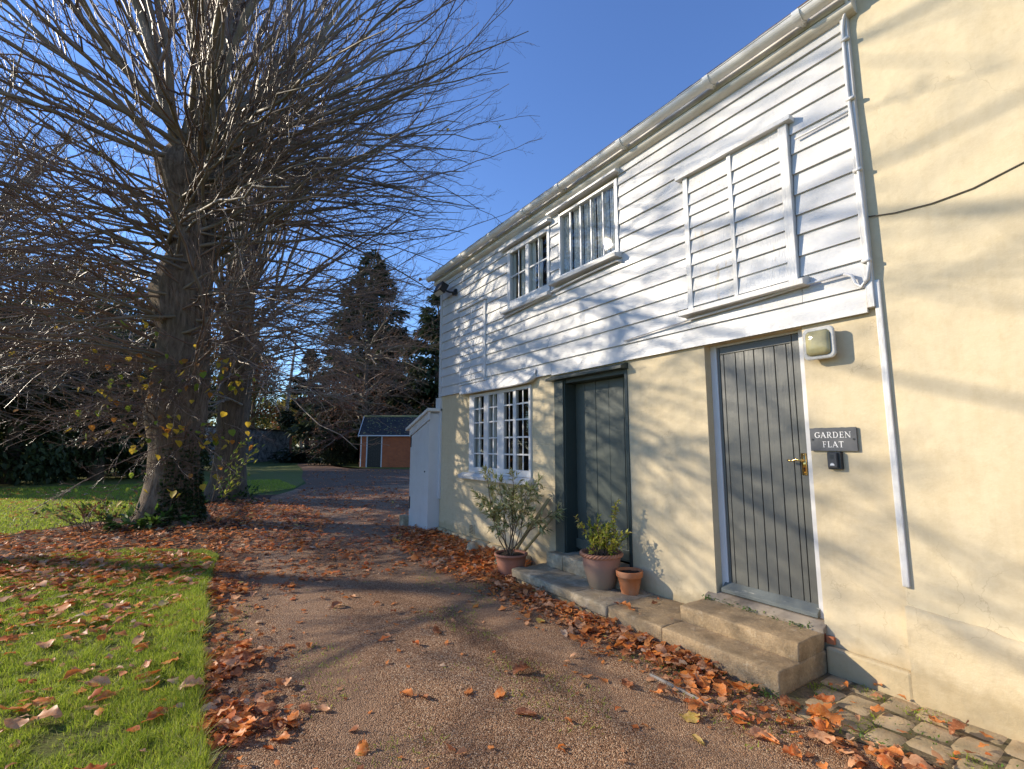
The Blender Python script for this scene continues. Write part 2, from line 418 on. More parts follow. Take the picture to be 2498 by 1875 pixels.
class MB:
    def __init__(s): s.v = []; s.f = []; s.m = []
    def add(s, verts, faces, mi=0):
        o = len(s.v); s.v.extend([tuple(map(float, p)) for p in verts])
        for f in faces: s.f.append([i + o for i in f]); s.m.append(mi)
    def box(s, x0, x1, y0, y1, z0, z1, mi=0):
        if x0 > x1: x0, x1 = x1, x0
        if y0 > y1: y0, y1 = y1, y0
        if z0 > z1: z0, z1 = z1, z0
        s.add([(x0,y0,z0),(x1,y0,z0),(x1,y1,z0),(x0,y1,z0),(x0,y0,z1),(x1,y0,z1),(x1,y1,z1),(x0,y1,z1)],
              [(0,3,2,1),(4,5,6,7),(0,1,5,4),(1,2,6,5),(2,3,7,6),(3,0,4,7)], mi)
    def quad(s, a, b, c, d, mi=0): s.add([a,b,c,d], [(0,1,2,3)], mi)
    def prism(s, poly, axis, a, b, mi=0):
        """extrude a 2-D polygon along an axis (0,1,2) from a to b"""
        def p3(u, v, w):
            return {0: (w,u,v), 1: (u,w,v), 2: (u,v,w)}[axis]
        n = len(poly)
        vs = [p3(u,v,a) for u,v in poly] + [p3(u,v,b) for u,v in poly]
        fs = [tuple(range(n))[::-1], tuple(range(n, 2*n))] + [(i, (i+1)%n, n+(i+1)%n, n+i) for i in range(n)]
        s.add(vs, fs, mi)
    def tube(s, pts, rad, sides=8, cap=True, mi=0):
        pts = np.asarray(pts, float); n = len(pts)
        rad = np.broadcast_to(np.asarray(rad, float), (n,))
        v, f = tubes(pts[None], rad[None], sides)
        o = len(s.v); s.v.extend(map(tuple, v.tolist())); s.f.extend((f + o).tolist()); s.m.extend([mi] * len(f))
        if cap:
            s.f.append([o + i for i in range(sides)][::-1]); s.m.append(mi)
            s.f.append([o + (n-1)*sides + i for i in range(sides)]); s.m.append(mi)
    def lathe(s, prof, cx, cy, n=32, mi=0, wob=0):
        o = len(s.v)
        for (r, z) in prof:
            for k in range(n):
                a = 2*math.pi*k/n
                s.v.append((cx + r*math.cos(a), cy + r*math.sin(a), z))
        for i in range(len(prof)-1):
            for k in range(n):
                k2 = (k+1) % n
                s.f.append([o+i*n+k, o+i*n+k2, o+(i+1)*n+k2, o+(i+1)*n+k]); s.m.append(mi)

def tubes(P, Rd, sides):
    """P [N,n,3] polylines, Rd [N,n] radii -> verts, quads"""
    Nn, n, _ = P.shape
    T = np.gradient(P, axis=1)
    T /= np.linalg.norm(T, axis=2, keepdims=True) + 1e-9
    ref = np.where(np.abs(T[..., 2:3]) > .9, np.array([1., 0, 0]), np.array([0, 0, 1.]))
    A = np.cross(T, ref); A /= np.linalg.norm(A, axis=2, keepdims=True) + 1e-9
    B = np.cross(T, A)
    ang = np.arange(sides) * 2*np.pi/sides
    V = P[:, :, None, :] + Rd[:, :, None, None] * (A[:, :, None, :]*np.cos(ang)[None, None, :, None] + B[:, :, None, :]*np.sin(ang)[None, None, :, None])
    V = V.reshape(-1, 3)
    i, j, k = np.meshgrid(np.arange(Nn), np.arange(n-1), np.arange(sides), indexing='ij')
    k2 = (k+1) % sides
    b = i*n*sides
    F = np.stack([b+j*sides+k, b+(j+1)*sides+k, b+(j+1)*sides+k2, b+j*sides+k2], -1).reshape(-1, 4)
    return V, F

def np_mesh(name, V, F, mi=None, smooth=False):
    V = np.asarray(V, np.float32); F = np.asarray(F, np.int32)
    me = bpy.data.meshes.new(name)
    k = F.shape[1]
    me.vertices.add(len(V)); me.vertices.foreach_set('co', V.ravel())
    me.loops.add(F.size); me.loops.foreach_set('vertex_index', F.ravel())
    me.polygons.add(len(F)); me.polygons.foreach_set('loop_start', np.arange(0, F.size, k, dtype=np.int32))
    try: me.polygons.foreach_set('loop_total', np.full(len(F), k, np.int32))
    except Exception: pass
    if mi is not None: me.polygons.foreach_set('material_index', np.asarray(mi, np.int32))
    if smooth: me.polygons.foreach_set('use_smooth', np.ones(len(F), bool))
    me.update(calc_edges=True)
    return me

def link(name, me, mats, parent=None, smooth=False, kind=None):
    o = bpy.data.objects.new(name, me)
    for m_ in (mats if isinstance(mats, (list, tuple)) else [mats]): 
        if len(me.materials) < (len(mats) if isinstance(mats, (list, tuple)) else 1): me.materials.append(m_)
    col.objects.link(o)
    if parent is not None: o.parent = parent
    if kind: o['kind'] = kind
    return o

def org(parent): return ORIG.get(parent.name, (0,0,0)) if parent is not None else (0,0,0)

def obj(name, mb, mats, parent=None, smooth=False, kind=None, bevel=0, recalc=True):
    o3 = org(parent)
    me = bpy.data.meshes.new(name)
    me.from_pydata([(p[0]-o3[0], p[1]-o3[1], p[2]-o3[2]) for p in mb.v], [], mb.f)
    me.polygons.foreach_set('material_index', mb.m)
    if recalc or bevel:
        bm = bmesh.new(); bm.from_mesh(me)
        if bevel:
            bmesh.ops.bevel(bm, geom=bm.edges[:], offset=bevel, segments=2, profile=.6, affect='EDGES', clamp_overlap=True)
        if recalc: bmesh.ops.recalc_face_normals(bm, faces=bm.faces[:])
        bm.to_mesh(me); bm.free()
    if smooth: me.polygons.foreach_set('use_smooth', [True]*len(me.polygons))
    me.update()
    o = link(name, me, mats, parent, kind=kind)
    ORIG[o.name] = o3
    return o

def npobj(name, V, F, mats, parent=None, mi=None, smooth=False, kind=None):
    o3 = np.array(org(parent))
    me = np_mesh(name, np.asarray(V) - o3, F, mi, smooth)
    o = link(name, me, mats, parent, kind=kind)
    ORIG[o.name] = tuple(o3)
    return o

def boxo(name, x0, x1, y0, y1, z0, z1, mat, parent=None, bevel=.004):
    b = MB(); b.box(x0,x1,y0,y1,z0,z1)
    return obj(name, b, mat, parent, bevel=bevel)

def tag(o, label=None, cat=None, group=None, kind=None):
    if label: o['label'] = label
    if cat: o['category'] = cat
    if group: o['group'] = group
    if kind: o['kind'] = kind
    return o

def thing(name, label, cat, loc, group=None):
    o = bpy.data.objects.new(name, None); col.objects.link(o)
    o.location = loc; o.empty_display_size = .2
    ORIG[o.name] = tuple(loc)
    return tag(o, label, cat, group)

def rough_block(name, x0, x1, y0, y1, z0, z1, mat, parent, step=.06, r=.018, amp=.006, seed=0, smooth=True):
    bm = bmesh.new()
    bmesh.ops.create_cube(bm, size=1)
    for v in bm.verts:
        v.co = Vector((x0 if v.co.x < 0 else x1, y0 if v.co.y < 0 else y1, z0 if v.co.z < 0 else z1))
    bmesh.ops.bevel(bm, geom=bm.edges[:], offset=r, segments=2, profile=.5, affect='EDGES', clamp_overlap=True)
    for ax, (a, b) in enumerate(((x0,x1),(y0,y1),(z0,z1))):
        n = int((b-a)/step)
        for i in range(1, n):
            co = Vector((0,0,0)); co[ax] = a + (b-a)*i/n
            no = Vector((0,0,0)); no[ax] = 1
            bmesh.ops.bisect_plane(bm, geom=bm.verts[:]+bm.edges[:]+bm.faces[:], plane_co=co, plane_no=no)
    for v in bm.verts:
        p = v.co*7 + Vector((seed*3.1, seed*1.7, 0))
        v.co += Vector((mnoise.noise(p), mnoise.noise(p+Vector((9,0,0))), mnoise.noise(p+Vector((0,9,0)))))*amp
        v.co += Vector((mnoise.noise(v.co*25), mnoise.noise(v.co*25+Vector((5,0,0))), mnoise.noise(v.co*25+Vector((0,5,0)))))*amp*.5
    bmesh.ops.recalc_face_normals(bm, faces=bm.faces[:])
    o3 = org(parent)
    for v in bm.verts: v.co -= Vector(o3)
    me = bpy.data.meshes.new(name); bm.to_mesh(me); bm.free()
    if smooth: me.polygons.foreach_set('use_smooth', [True]*len(me.polygons))
    o = link(name, me, mat, parent); ORIG[o.name] = o3
    return o

# ------------------------------------------------------------------ the clapboard house
WX = 3.93                     # plaster face
house = thing('house', 'two-storey house with white weatherboards above cream plaster and two grey-green doors', 'house', (WX, 5.0, 0))
Y0, Y1 = 1.345, 8.55
OPEN = [(3.72,4.97,.30,2.50), (1.87,2.745,.26,2.53), (5.53,7.33,1.17,2.46), (5.06,6.09,3.70,4.62), (3.76,4.82,3.80,4.70)]

def wall_with_openings(x, y0, y1, z0, z1, opens, depth, mb):
    ys = sorted({y0, y1} | {v for o in opens for v in o[:2]}); zs = sorted({z0, z1} | {v for o in opens for v in o[2:]})
    for a, b in zip(ys[:-1], ys[1:]):
        for c, d in zip(zs[:-1], zs[1:]):
            cy, cz = (a+b)/2, (c+d)/2
            if any(o[0] < cy < o[1] and o[2] < cz < o[3] for o in opens): continue
            mb.quad((x,a,c),(x,a,d),(x,b,d),(x,b,c))
    for (a,b,c,d) in opens:
        X = x+depth
        mb.quad((x,a,c),(X,a,c),(X,a,d),(x,a,d)); mb.quad((x,b,c),(x,b,d),(X,b,d),(X,b,c))
        mb.quad((x,a,d),(X,a,d),(X,b,d),(x,b,d)); mb.quad((x,a,c),(x,b,c),(X,b,c),(X,a,c))
mb = MB(); wall_with_openings(WX, Y0, Y1, -.15, 5.0, OPEN, .20, mb)
obj('wall', mb, M['plaster'], house, recalc=False)
mb = MB(); mb.box(WX+.01, 9.0, Y1-.02, Y1, -.1, 5.0); obj('gable_wall', mb, M['plaster'], house)
# rooms behind the windows
mb = MB()
mb.quad((WX+.9,Y0,-.1),(WX+.9,Y1-.03,-.1),(WX+.9,Y1-.03,5.1),(WX+.9,Y0,5.1))
mb.quad((WX+.2,Y0,2.6),(WX+.2,Y1-.03,2.6),(WX+.9,Y1-.03,2.6),(WX+.9,Y0,2.6))
mb.quad((WX,Y0,5.02),(WX,Y1-.03,5.02),(9,Y1-.03,5.02),(9,Y0,5.02))
mb.quad((WX,Y0+.01,-.1),(9,Y0+.01,-.1),(9,Y0+.01,5.02),(WX,Y0+.01,5.02))
mb.quad((WX+.2,Y1-.035,-.1),(9,Y1-.035,-.1),(9,Y1-.035,5.02),(WX+.2,Y1-.035,5.02))
obj('room_lining', mb, M['interior'], house, recalc=False)

# weatherboards: each lap and each run between openings is one board
LAPS = [4.72, 4.59, 4.445, 4.29, 4.115, 3.945, 3.77, 3.595, 3.425, 3.26, 3.085, 2.92, 2.715, 2.53]
BLOCKS = [(5.03,6.12,3.66,4.66), (3.74,4.84,3.79,4.74), (1.83,2.85,2.86,4.22), (6.76,7.69,2.70,4.03)]
def board(parent, y0, y1, lap, top, zc0, zc1, xout=3.8885, xin=3.908, seed=0):
    """one feather-edged board clipped to zc0..zc1; thick lower edge"""
    n = max(1, int((y1-y0)/.22))
    def xf(z): return xout + (xin-xout)*(z-lap)/(top-lap)
    mb = MB(); rows = []
    for i in range(n+1):
        y = y0 + (y1-y0)*i/n
        wv = mnoise.noise(Vector((y*.9, lap*7.1, seed)))*.006 + mnoise.noise(Vector((y*4, lap*3.3, seed)))*.002
        wz = mnoise.noise(Vector((y*.7, lap*5.3, seed+9)))*.007 if zc0 <= lap+.001 else 0
        rows.append([(xf(zc1), y, zc1), (xf((zc0+zc1)/2)+wv*.6, y, (zc0+zc1)/2), (xf(zc0)+wv, y, zc0+wz), (WX-.004, y, zc0+wz+.003)])
    o = 0
    vs = [p for r_ in rows for p in r_]
    fs = []
    for i in range(n):
        for k in range(3): fs.append((i*4+k, i*4+k+1, (i+1)*4+k+1, (i+1)*4+k))
    fs.append((0,1,2,3)); fs.append(tuple((n*4+k) for k in (3,2,1,0)))
    mb.add(vs, fs)
    return obj('board', mb, M['white_board'], parent)
tops = [4.90] + LAPS[:-1]
jr = random.Random(5)
for ri, (lap, top) in enumerate(zip(LAPS, tops)):
    z1c = top + .006
    cuts = sorted({1.405, 8.49} | {v for b in BLOCKS for v in b[:2]})
    # sections of equal clipping, merged where nothing interrupts them
    segs = []
    for a, b in zip(cuts[:-1], cuts[1:]):
        cy = (a+b)/2
        spans = [(lap, z1c)]
        for (ya,yb,za,zb) in BLOCKS:
            if ya < cy < yb:
                ns = []
                for (s0,s1) in spans:
                    if zb <= s0 or za >= s1: ns.append((s0,s1)); continue
                    if za > s0: ns.append((s0,za))
                    if zb < s1: ns.append((zb,s1))
                spans = ns
        if ri == len(LAPS)-1:           # bottom board is cut round the door heads and runs into the window skirt
            if 5.0 < cy: spans = [(max(s0, 2.545), s1) for s0, s1 in spans]
        segs.append([a,b,spans])
    out = []
    for s in segs:
        if out and out[-1][2] == s[2] and abs(out[-1][1]-s[0]) < 1e-6: out[-1][1] = s[1]
        else: out.append(s[:])
    for a, b, spans in out:
        for s0, s1 in spans:
            if s1-s0 < .012: continue
            js = [a, b]
            if b-a > 3.2 and ri % 2: js = [a, a+(b-a)*jr.uniform(.35,.65), b]       # butt joints
            for u, w in zip(js[:-1], js[1:]):
                board(house, u+.0015, w-.0015, lap, top, s0, s1, seed=ri+u)
# bottom board is split round the first door's lintel
boxo('corner_board', 3.872, WX-.002, 1.355, 1.402, 2.56, 4.86, M['white_worn'], house)
boxo('corner_board', 3.872, WX+.02, 8.492, 8.552, 2.53, 4.74, M['white_board'], house)
boxo('corner_board', 3.895, WX+.02, 8.50, 8.72, .62, 2.53, M['white'], house)

# skirt board flared out over the ground floor window
mb = MB()
ys = [5.36, 5.50, 5.9, 6.6, 7.2, 7.56, 7.68]
outx = [3.885, 3.80, 3.79, 3.792, 3.80, 3.815, 3.885]
zb = [2.555, 2.485, 2.475, 2.482, 2.487, 2.505, 2.55]
for i in range(len(ys)):
    y = ys[i]
    mb.v += [(3.878, y, 2.66), (3.868-.25*(3.885-outx[i]), y, 2.60), (outx[i], y, zb[i]), (outx[i]+.012, y, zb[i]-.012), (WX, y, zb[i]+.012)]
for i in range(len(ys)-1):
    for k in range(4):
        mb.f.append([i*5+k, i*5+k+1, (i+1)*5+k+1, (i+1)*5+k]); mb.m.append(0)
obj('skirt_board', mb, M['white_board'], house)

# eaves: moulding, fascia, soffit, gutter
GY0, GY1 = 1.30, 8.86
def eave_prism(name, poly, mat, y0=GY0, y1=GY1-.08, smooth=False):
    mb = MB(); mb.prism([(x, z) for x, z in poly], 1, y0, y1)
    return obj(name, mb, mat, house, smooth=smooth)
cove = [(WX-.01,4.80)] + [(WX-.035-.075*math.sin(R(a)), 4.845-.045*math.cos(R(a))) for a in range(0, 181, 15)] + [(WX-.01,4.89)]
eave_prism('eave_moulding', cove, M['eave'])
eave_prism('fascia', [(WX-.095,4.885),(WX-.095,5.03),(WX-.01,5.03),(WX-.01,4.885)], M['eave'])
gut = thing_gutter = None
gc = (WX-.185, 4.955); gr_ = .060
mb = MB(); arc_o = [(gc[0]+gr_*math.cos(R(a)), gc[1]+gr_*math.sin(R(a))) for a in range(180, 361, 15)]
arc_i = [(gc[0]+(gr_-.004)*math.cos(R(a)), gc[1]+(gr_-.004)*math.sin(R(a))) for a in range(360, 179, -15)]
n = len(arc_o)
for (u0,u1) in ((GY0,GY1),):
    for i in range(n-1):
        a, b = arc_o[i], arc_o[i+1]; mb.quad((a[0],u0,a[1]),(b[0],u0,b[1]),(b[0],u1,b[1]),(a[0],u1,a[1]))
        a, b = arc_i[i], arc_i[i+1]; mb.quad((a[0],u0,a[1]),(b[0],u0,b[1]),(b[0],u1,b[1]),(a[0],u1,a[1]))
    # rolled lip
    mb.tube([(arc_o[0][0],u0,gc[1]),(arc_o[0][0],u1,gc[1])], .007, 8)
    for u in (u0,u1):
        for i in range(n//2): pass
        mb.add([(p[0],u,p[1]) for p in arc_o], [tuple(range(n))])
gutter = obj('gutter', mb, M['white_plastic'], house, smooth=False)
for by in (1.62, 2.42, 3.52, 4.62, 5.42, 6.35, 7.35, 8.28, 8.72):
    mb = MB(); g2 = gr_+.011
    pts = [(gc[0]+g2*math.cos(R(a)), gc[1]+g2*math.sin(R(a))) for a in range(175, 366, 15)]
    for a, b in zip(pts[:-1], pts[1:]):
        mb.quad((a[0],by-.028,a[1]),(b[0],by-.028,b[1]),(b[0],by+.028,b[1]),(a[0],by+.028,a[1]))
        mb.quad((a[0],by-.028,a[1]),(b[0],by-.028,b[1]),(b[0]+(gc[0]-b[0])*.1,by-.028,b[1]+(gc[1]-b[1])*.1),(a[0]+(gc[0]-a[0])*.1,by-.028,a[1]+(gc[1]-a[1])*.1))
        mb.quad((a[0],by+.028,a[1]),(b[0],by+.028,b[1]),(b[0]+(gc[0]-b[0])*.1,by+.028,b[1]+(gc[1]-b[1])*.1),(a[0]+(gc[0]-a[0])*.1,by+.028,a[1]+(gc[1]-a[1])*.1))
    mb.prism([(gc[0]-.02,gc[1]-gr_-.002),(gc[0]+.03,gc[1]-gr_-.012),(WX-.095,gc[1]-.055),(WX-.095,gc[1]+.03),(gc[0]+gr_,gc[1])], 1, by-.012, by+.012)
    obj('gutter_bracket', mb, M['white_plastic'], gutter)
# roof: plain tiles on the slope behind the gutter
rz = lambda x: 5.05 + (x-(WX-.13))*.84
mb = MB(); mb.prism([(WX-.12,5.035),(9.0,5.035),(9.0,rz(9.0)),(WX-.12,5.05)], 1, GY0+.05, GY1-.1)
roof = obj('roof', mb, M['tile'], house)
mb = MB()
for c_ in range(10):
    xa = WX-.15 + c_*.1; n_t = int((GY1-GY0-.1)/.165)
    for i in range(n_t):
        y = GY0+.02 + i*.165 + (.08 if c_ % 2 else 0); dz = jr.uniform(0,.008)
        mb.box(xa+jr.uniform(-.008,.008), xa+.16, y, y+.162, 0, .012)
        k = len(mb.v)-8
        for q in range(k, k+8):
            p = mb.v[q]; mb.v[q] = (p[0], p[1], rz(p[0])+.012*(1-(p[0]-xa)/.16)+p[2]+dz)
obj('roof_tile', mb, M['tile'], roof, kind='stuff', recalc=False)

# ---------------- windows
def window(y0, y1, z0, z1, cols, rows, sill, head, x=3.885, mull_x=None, frame_mat='white', label=None, bar_x=3.905):
    """cols / rows: pane spans; all woodwork between and round them is built as bars"""
    mb = MB(); xi = WX+.03
    ca, cb = cols[0][0], cols[-1][1]; ra, rb = rows[0][0], rows[-1][1]
    mb.box(x, xi, y0, ca, z0, z1); mb.box(x, xi, cb, y1, z0, z1)
    mb.box(x+.001, xi, ca, cb, z0, ra); mb.box(x+.001, xi, ca, cb, rb, z1)
    w = obj('window', mb, M[frame_mat], house, bevel=.004)
    if label: w['label'] = label
    for (a, b) in zip(cols[:-1], cols[1:]):
        g0, g1 = a[1], b[0]
        if g1-g0 > .062: boxo('mullion', bar_x-.008, xi, g0, g1, ra, rb, M[frame_mat], w, .004)
        else: boxo('glazing_bar', bar_x+.006, xi-.032, g0+.006, g1-.005, ra, rb, M[frame_mat], w, .004)
    for (a, b) in zip(rows[:-1], rows[1:]):
        for c in cols:
            boxo('glazing_bar', bar_x+.007, xi-.033, c[0]-.005, c[1]+.006, a[1]+.003, b[0]-.003, M[frame_mat], w, .004)
    for c in cols:
        for r_ in rows:
            t1, t2 = rnd.uniform(-.002,.002), rnd.uniform(-.002,.002)
            X = WX-.011
            mb = MB(); ya, yb, za, zb2 = c[0]-.005, c[1]+.006, r_[0]-.004, r_[1]+.004
            mb.quad((X+t1,ya,za),(X+t2,ya,zb2),(X-t1,yb,zb2),(X-t2,yb,za))
            obj('pane', mb, M['glass'], w, recalc=False)
    if sill:
        a, b, c, d, out = sill
        mb = MB(); mb.prism([(WX,c),(x-out,c),(x-out-.006,c+(d-c)*.55),(x-out,c+(d-c)*.6),(x+.002,d),(WX,d)], 1, a, b)
        obj('sill', mb, M['white_worn'], w, bevel=.003)
    if head:
        a, b, c, d, out = head
        mb = MB(); mb.prism([(WX,c),(x-out,c),(x-out,c+(d-c)*.5),(x,d),(WX,d)], 1, a, b)
        obj('head_board', mb, M['white'], w, bevel=.003)
    return w
def curtain(parent, x, y0, y1, z0, z1, mat, waves=6, amp=.02, gathered=0):
    n = max(8, waves*6); mb = MB(); rows_ = 6
    for j in range(rows_+1):
        t = j/rows_
        for i in range(n+1):
            s = i/n
            mb.v.append((x + amp*math.sin(s*waves*2*math.pi + .6*math.sin(t*3)), y0+(y1-y0)*s, z0+(z1-z0)*t))
    for j in range(rows_):
        for i in range(n):
            mb.f.append([j*(n+1)+i, j*(n+1)+i+1, (j+1)*(n+1)+i+1, (j+1)*(n+1)+i]); mb.m.append(0)
    return obj('curtain', mb, M[mat], parent, smooth=True, recalc=False)
rowsA = [(3.80,4.175),(4.205,4.56)]
wA = window(5.04, 6.11, 3.70, 4.63, [(5.09,5.305),(5.335,5.55),(5.63,5.815),(5.845,6.04)], rowsA, (4.99,6.19,3.615,3.69,.075), (4.99,6.27,4.655,4.715,.07))
rowsB = [(3.835,4.655)]
wB = window(3.75, 4.83, 3.79, 4.69, [(3.80,4.00),(4.03,4.21),(4.24,4.405),(4.44,4.605),(4.64,4.80)], rowsB, (3.71,4.95,3.715,3.785,.10), (3.70,5.02,4.735,4.79,.07))
colsE = [(5.575,5.72),(5.755,5.905),(5.975,6.085),(6.115,6.235),(6.43,6.54),(6.58,6.70),(6.845,6.985),(7.025,7.175)]
rowsE = [(1.26,1.465),(1.495,1.715),(1.745,1.97),(2.00,2.20),(2.23,2.415)]
wE = window(5.53, 7.34, 1.165, 2.465, colsE, rowsE, (5.50,7.56,1.065,1.16,.085), None, x=3.902, bar_x=3.912)
for a, b in ((5.08,5.20),(5.30,5.40),(5.46,5.66),(5.74,5.82),(5.98,6.06)): curtain(wA, WX+.035, a, b, 3.75, 4.6, 'curtain', 3, .014)
for a, b in ((3.78,3.935),(3.955,4.16),(4.19,4.40),(4.42,4.60),(4.64,4.82)): curtain(wB, WX+.03, a, b, 3.8, 4.68, 'lace', 4, .012)
for a, b in ((5.56,5.68),(6.0,6.1),(6.6,6.78),(7.08,7.2)): curtain(wE, WX+.06, a, b, 1.2, 2.44, 'curtain', 3, .014)

# ---------------- blank boarded windows
def blank(y0, y1, z0, z1, stiles, laps, head, sill, mat='white_worn'):
    mb = MB(); mb.box(WX-.045, WX-.003, y0, y1, z0, z1); b = obj('boarded_window', mb, M[mat], house, bevel=.002)
    X = WX-.048
    for (a, c) in stiles: boxo('stile', X-(.014 if y0 > 6 else .026), X+.004, a, c, z0, z1, M[mat], b, .004)
    zs = [z0+.02] + laps
    for (sa, sb) in zip(stiles[:-1], stiles[1:]):
        for lz, tz in zip(zs, zs[1:] + [z1]):
            j = rnd.uniform(-.006,.006)
            mb = MB(); mb.prism([(X,lz+j),(X-.022,lz+j),(X-.004,tz),(X,tz)], 1, sa[1]+.002, sb[0]-.002)
            obj('slat', mb, M[mat], b)
    if head:
        a, c, d, e, out = head; boxo('head_board', X-out, WX-.01, a, c, d, e, M[mat], b, .003)
    if sill:
        a, c, d, e, out = sill
        mb = MB(); mb.prism([(WX-.01,d),(X-out,d),(X-out,d+(e-d)*.6),(X-.005,e),(WX-.01,e)], 1, a, c); obj('sill', mb, M[mat], b, bevel=.003)
    return b
blank(1.835, 2.845, 2.89, 4.215, [(1.835,1.905),(2.33,2.37),(2.79,2.845)], [3.06,3.19,3.32,3.44,3.565,3.69,3.81,3.925,4.04], (1.79,2.905,4.215,4.255,.06), (1.77,2.915,2.83,2.905,.09))
blank(6.765, 7.68, 2.70, 4.02, [(6.765,6.835),(7.235,7.265),(7.64,7.68)], [2.83,2.95,3.07,3.19,3.31,3.43,3.55,3.67,3.79,3.90], (6.74,7.74,4.02,4.065,.04), (6.72,7.70,2.665,2.70,.02), 'white')

# ---------------- doors
dX = 4.085
d1 = thing('door', None, None, (0,0,0)); 
bpy.data.objects.remove(d1)
fm = MB()
fm.box(WX-.02, dX+.05, 4.775, 4.965, .30, 2.45); 
fm.box(WX-.012, dX+.05, 3.715, 3.755, .33, 2.45)
fm.box(WX-.01, dX+.05, 3.755, 4.775, 2.395, 2.47)
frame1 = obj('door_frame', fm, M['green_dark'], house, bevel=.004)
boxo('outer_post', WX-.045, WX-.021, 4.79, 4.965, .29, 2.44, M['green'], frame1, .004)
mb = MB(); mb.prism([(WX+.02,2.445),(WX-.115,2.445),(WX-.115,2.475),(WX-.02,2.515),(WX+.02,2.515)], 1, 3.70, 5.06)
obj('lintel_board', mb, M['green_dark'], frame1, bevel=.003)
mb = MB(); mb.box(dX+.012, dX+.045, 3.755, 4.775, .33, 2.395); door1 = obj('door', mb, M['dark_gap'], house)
door1['label'] = 'wide dark green plank door, deeply recessed'
pe = [4.773, 4.60, 4.395, 4.17, 3.93, 3.757]
for i in range(5):
    boxo('plank', dX-.002*(i%2), dX+.012, pe[i+1]+.0025, pe[i]-.0025, .335, 2.393, M['green'], door1, .004)
boxo('weather_bar', dX-.03, dX, 3.76, 4.77, .36, .47, M['green'], door1, .006)
boxo('door_rail', dX-.012, dX, 3.76, 4.77, .62, .66, M['green'], door1, .004)

eX = 4.03
def k2(v): return v*1.0075
fm = MB()
fm.box(eX-.012, eX+.06, k2(2.662), 2.745, .30, 2.53); fm.box(eX-.030, eX+.06, 1.885, k2(1.920), .30, 2.53); fm.box(eX-.008, eX+.06, k2(1.920), k2(2.662), 2.510, 2.53)
frame2 = obj('door_frame', fm, M['white'], house, bevel=.003)
mb = MB(); mb.box(eX+.014, eX+.05, k2(1.922), k2(2.660), .34, 2.508); door2 = obj('door', mb, M['dark_gap'], house)
door2['label'] = 'slate grey boarded entrance door with narrow vertical boards'
boxo('stile', eX-.003, eX+.014, k2(2.638), k2(2.659), .345, 2.507, M['grey_door'], door2, .003)
boxo('stile', eX-.003, eX+.014, k2(1.923), k2(1.985), .345, 2.507, M['grey_door'], door2, .003)
boxo('rail', eX-.003, eX+.014, k2(1.990), k2(2.633), 2.440, 2.507, M['grey_door'], door2, .003)
pe = [k2(v) for v in (2.635, 2.597, 2.483, 2.400, 2.312, 2.226, 2.134, 2.036, 1.989)]
for i in range(8):
    boxo('plank', eX-.001*(i%2), eX+.014, pe[i+1]+.0035, pe[i]-.0035, .355, 2.436, M['grey_door'], door2, .0025)
mb = MB(); mb.prism([(eX+.01,.335),(eX-.075,.335),(eX-.075,.365),(eX-.004,.415),(eX+.01,.415)], 1, 1.925, 2.715)
obj('weather_bar', mb, M['flaking_bar'], door2, bevel=.004)
mb = MB(); mb.prism([(WX+.14,.262),(WX-.055,.262),(WX-.055,.295),(WX+.02,.325),(WX+.14,.334)], 1, 1.855, 2.83)
obj('door_sill', mb, M['weather_wood'], frame2, bevel=.004)
yh = k2(1.958)
hb = MB(); hb.box(eX-.009, eX-.003, yh-.02, yh+.02, 1.375, 1.545)
for zz in (1.385, 1.535): hb.tube([(eX-.012,yh,zz),(eX-.008,yh,zz)], .005, 8)
hb.tube([(eX-.012,yh,1.49),(eX-.045,yh,1.49)], .009, 10)
hb.tube([(eX-.045,yh-.007,1.49),(eX-.047,yh+.015,1.492),(eX-.047,yh+.04,1.495),(eX-.046,yh+.065,1.488),(eX-.045,yh+.085,1.484),(eX-.047,yh+.103,1.489)], [.011,.0095,.008,.0075,.008,.0095], 10)
handle = obj('handle', hb, M['brass'], door2, smooth=True, bevel=0)
kb = MB(); kb.tube([(eX-.0105,yh,1.425),(eX-.0092,yh,1.425)], .006, 10); kb.box(eX-.0105, eX-.0092, yh-.0025, yh+.0025, 1.404, 1.424)
obj('keyhole', kb, M['dark_gap'], door2)
# brick course seen between the sill and the top step
bz = .192
for i in range(5):
    ya = 1.862 + i*.192
    boxo('brick', WX-.028+rnd.uniform(-.004,.004), WX-.001, ya, ya+.182, bz+.003, .258, M['redbrick2' if i % 2 else 'redbrick'] if i < 1 else M['stone_old'], house, .006)
boxo('brick', WX-.03, WX-.001, 1.80, 1.856, .196, .25, M['redbrick2'], house, .008)

# ---------------- pipes, wires and fixings that are part of the house
mb = MB(); mb.tube([(3.77,1.31,5.0),(3.80,1.325,4.93),(3.85,1.335,4.86),(3.862,1.372,4.78),(3.862,1.385,4.70),(3.862,1.388,4.2),(3.86,1.372,3.7),(3.862,1.362,3.2),(3.862,1.36,2.86),(3.862,1.375,2.76),(3.862,1.42,2.715),(3.862,1.455,2.75),(3.862,1.47,2.81),(3.862,1.52,2.838)], .012, 8)
mb.tube([(3.862,1.52,2.838),(3.862,1.77,2.835),(3.862,2.25,2.81),(3.862,2.85,2.795),(3.862,3.3,2.77),(3.866,3.68,2.745)], .010, 8)
for zz in (4.6, 4.12, 3.56, 2.88): mb.box(3.845, 3.875, 1.345, 1.40, zz, zz+.02)
obj('conduit', mb, M['white'], house, smooth=True)
mb = MB(); mb.tube([(3.87,3.70,3.66),(3.86,3.76,3.685),(3.862,4.3,3.675),(3.864,4.97,3.65),(3.864,5.1,3.62),(3.866,6.2,3.575)], .014, 8); obj('conduit', mb, M['white'], house, smooth=True)
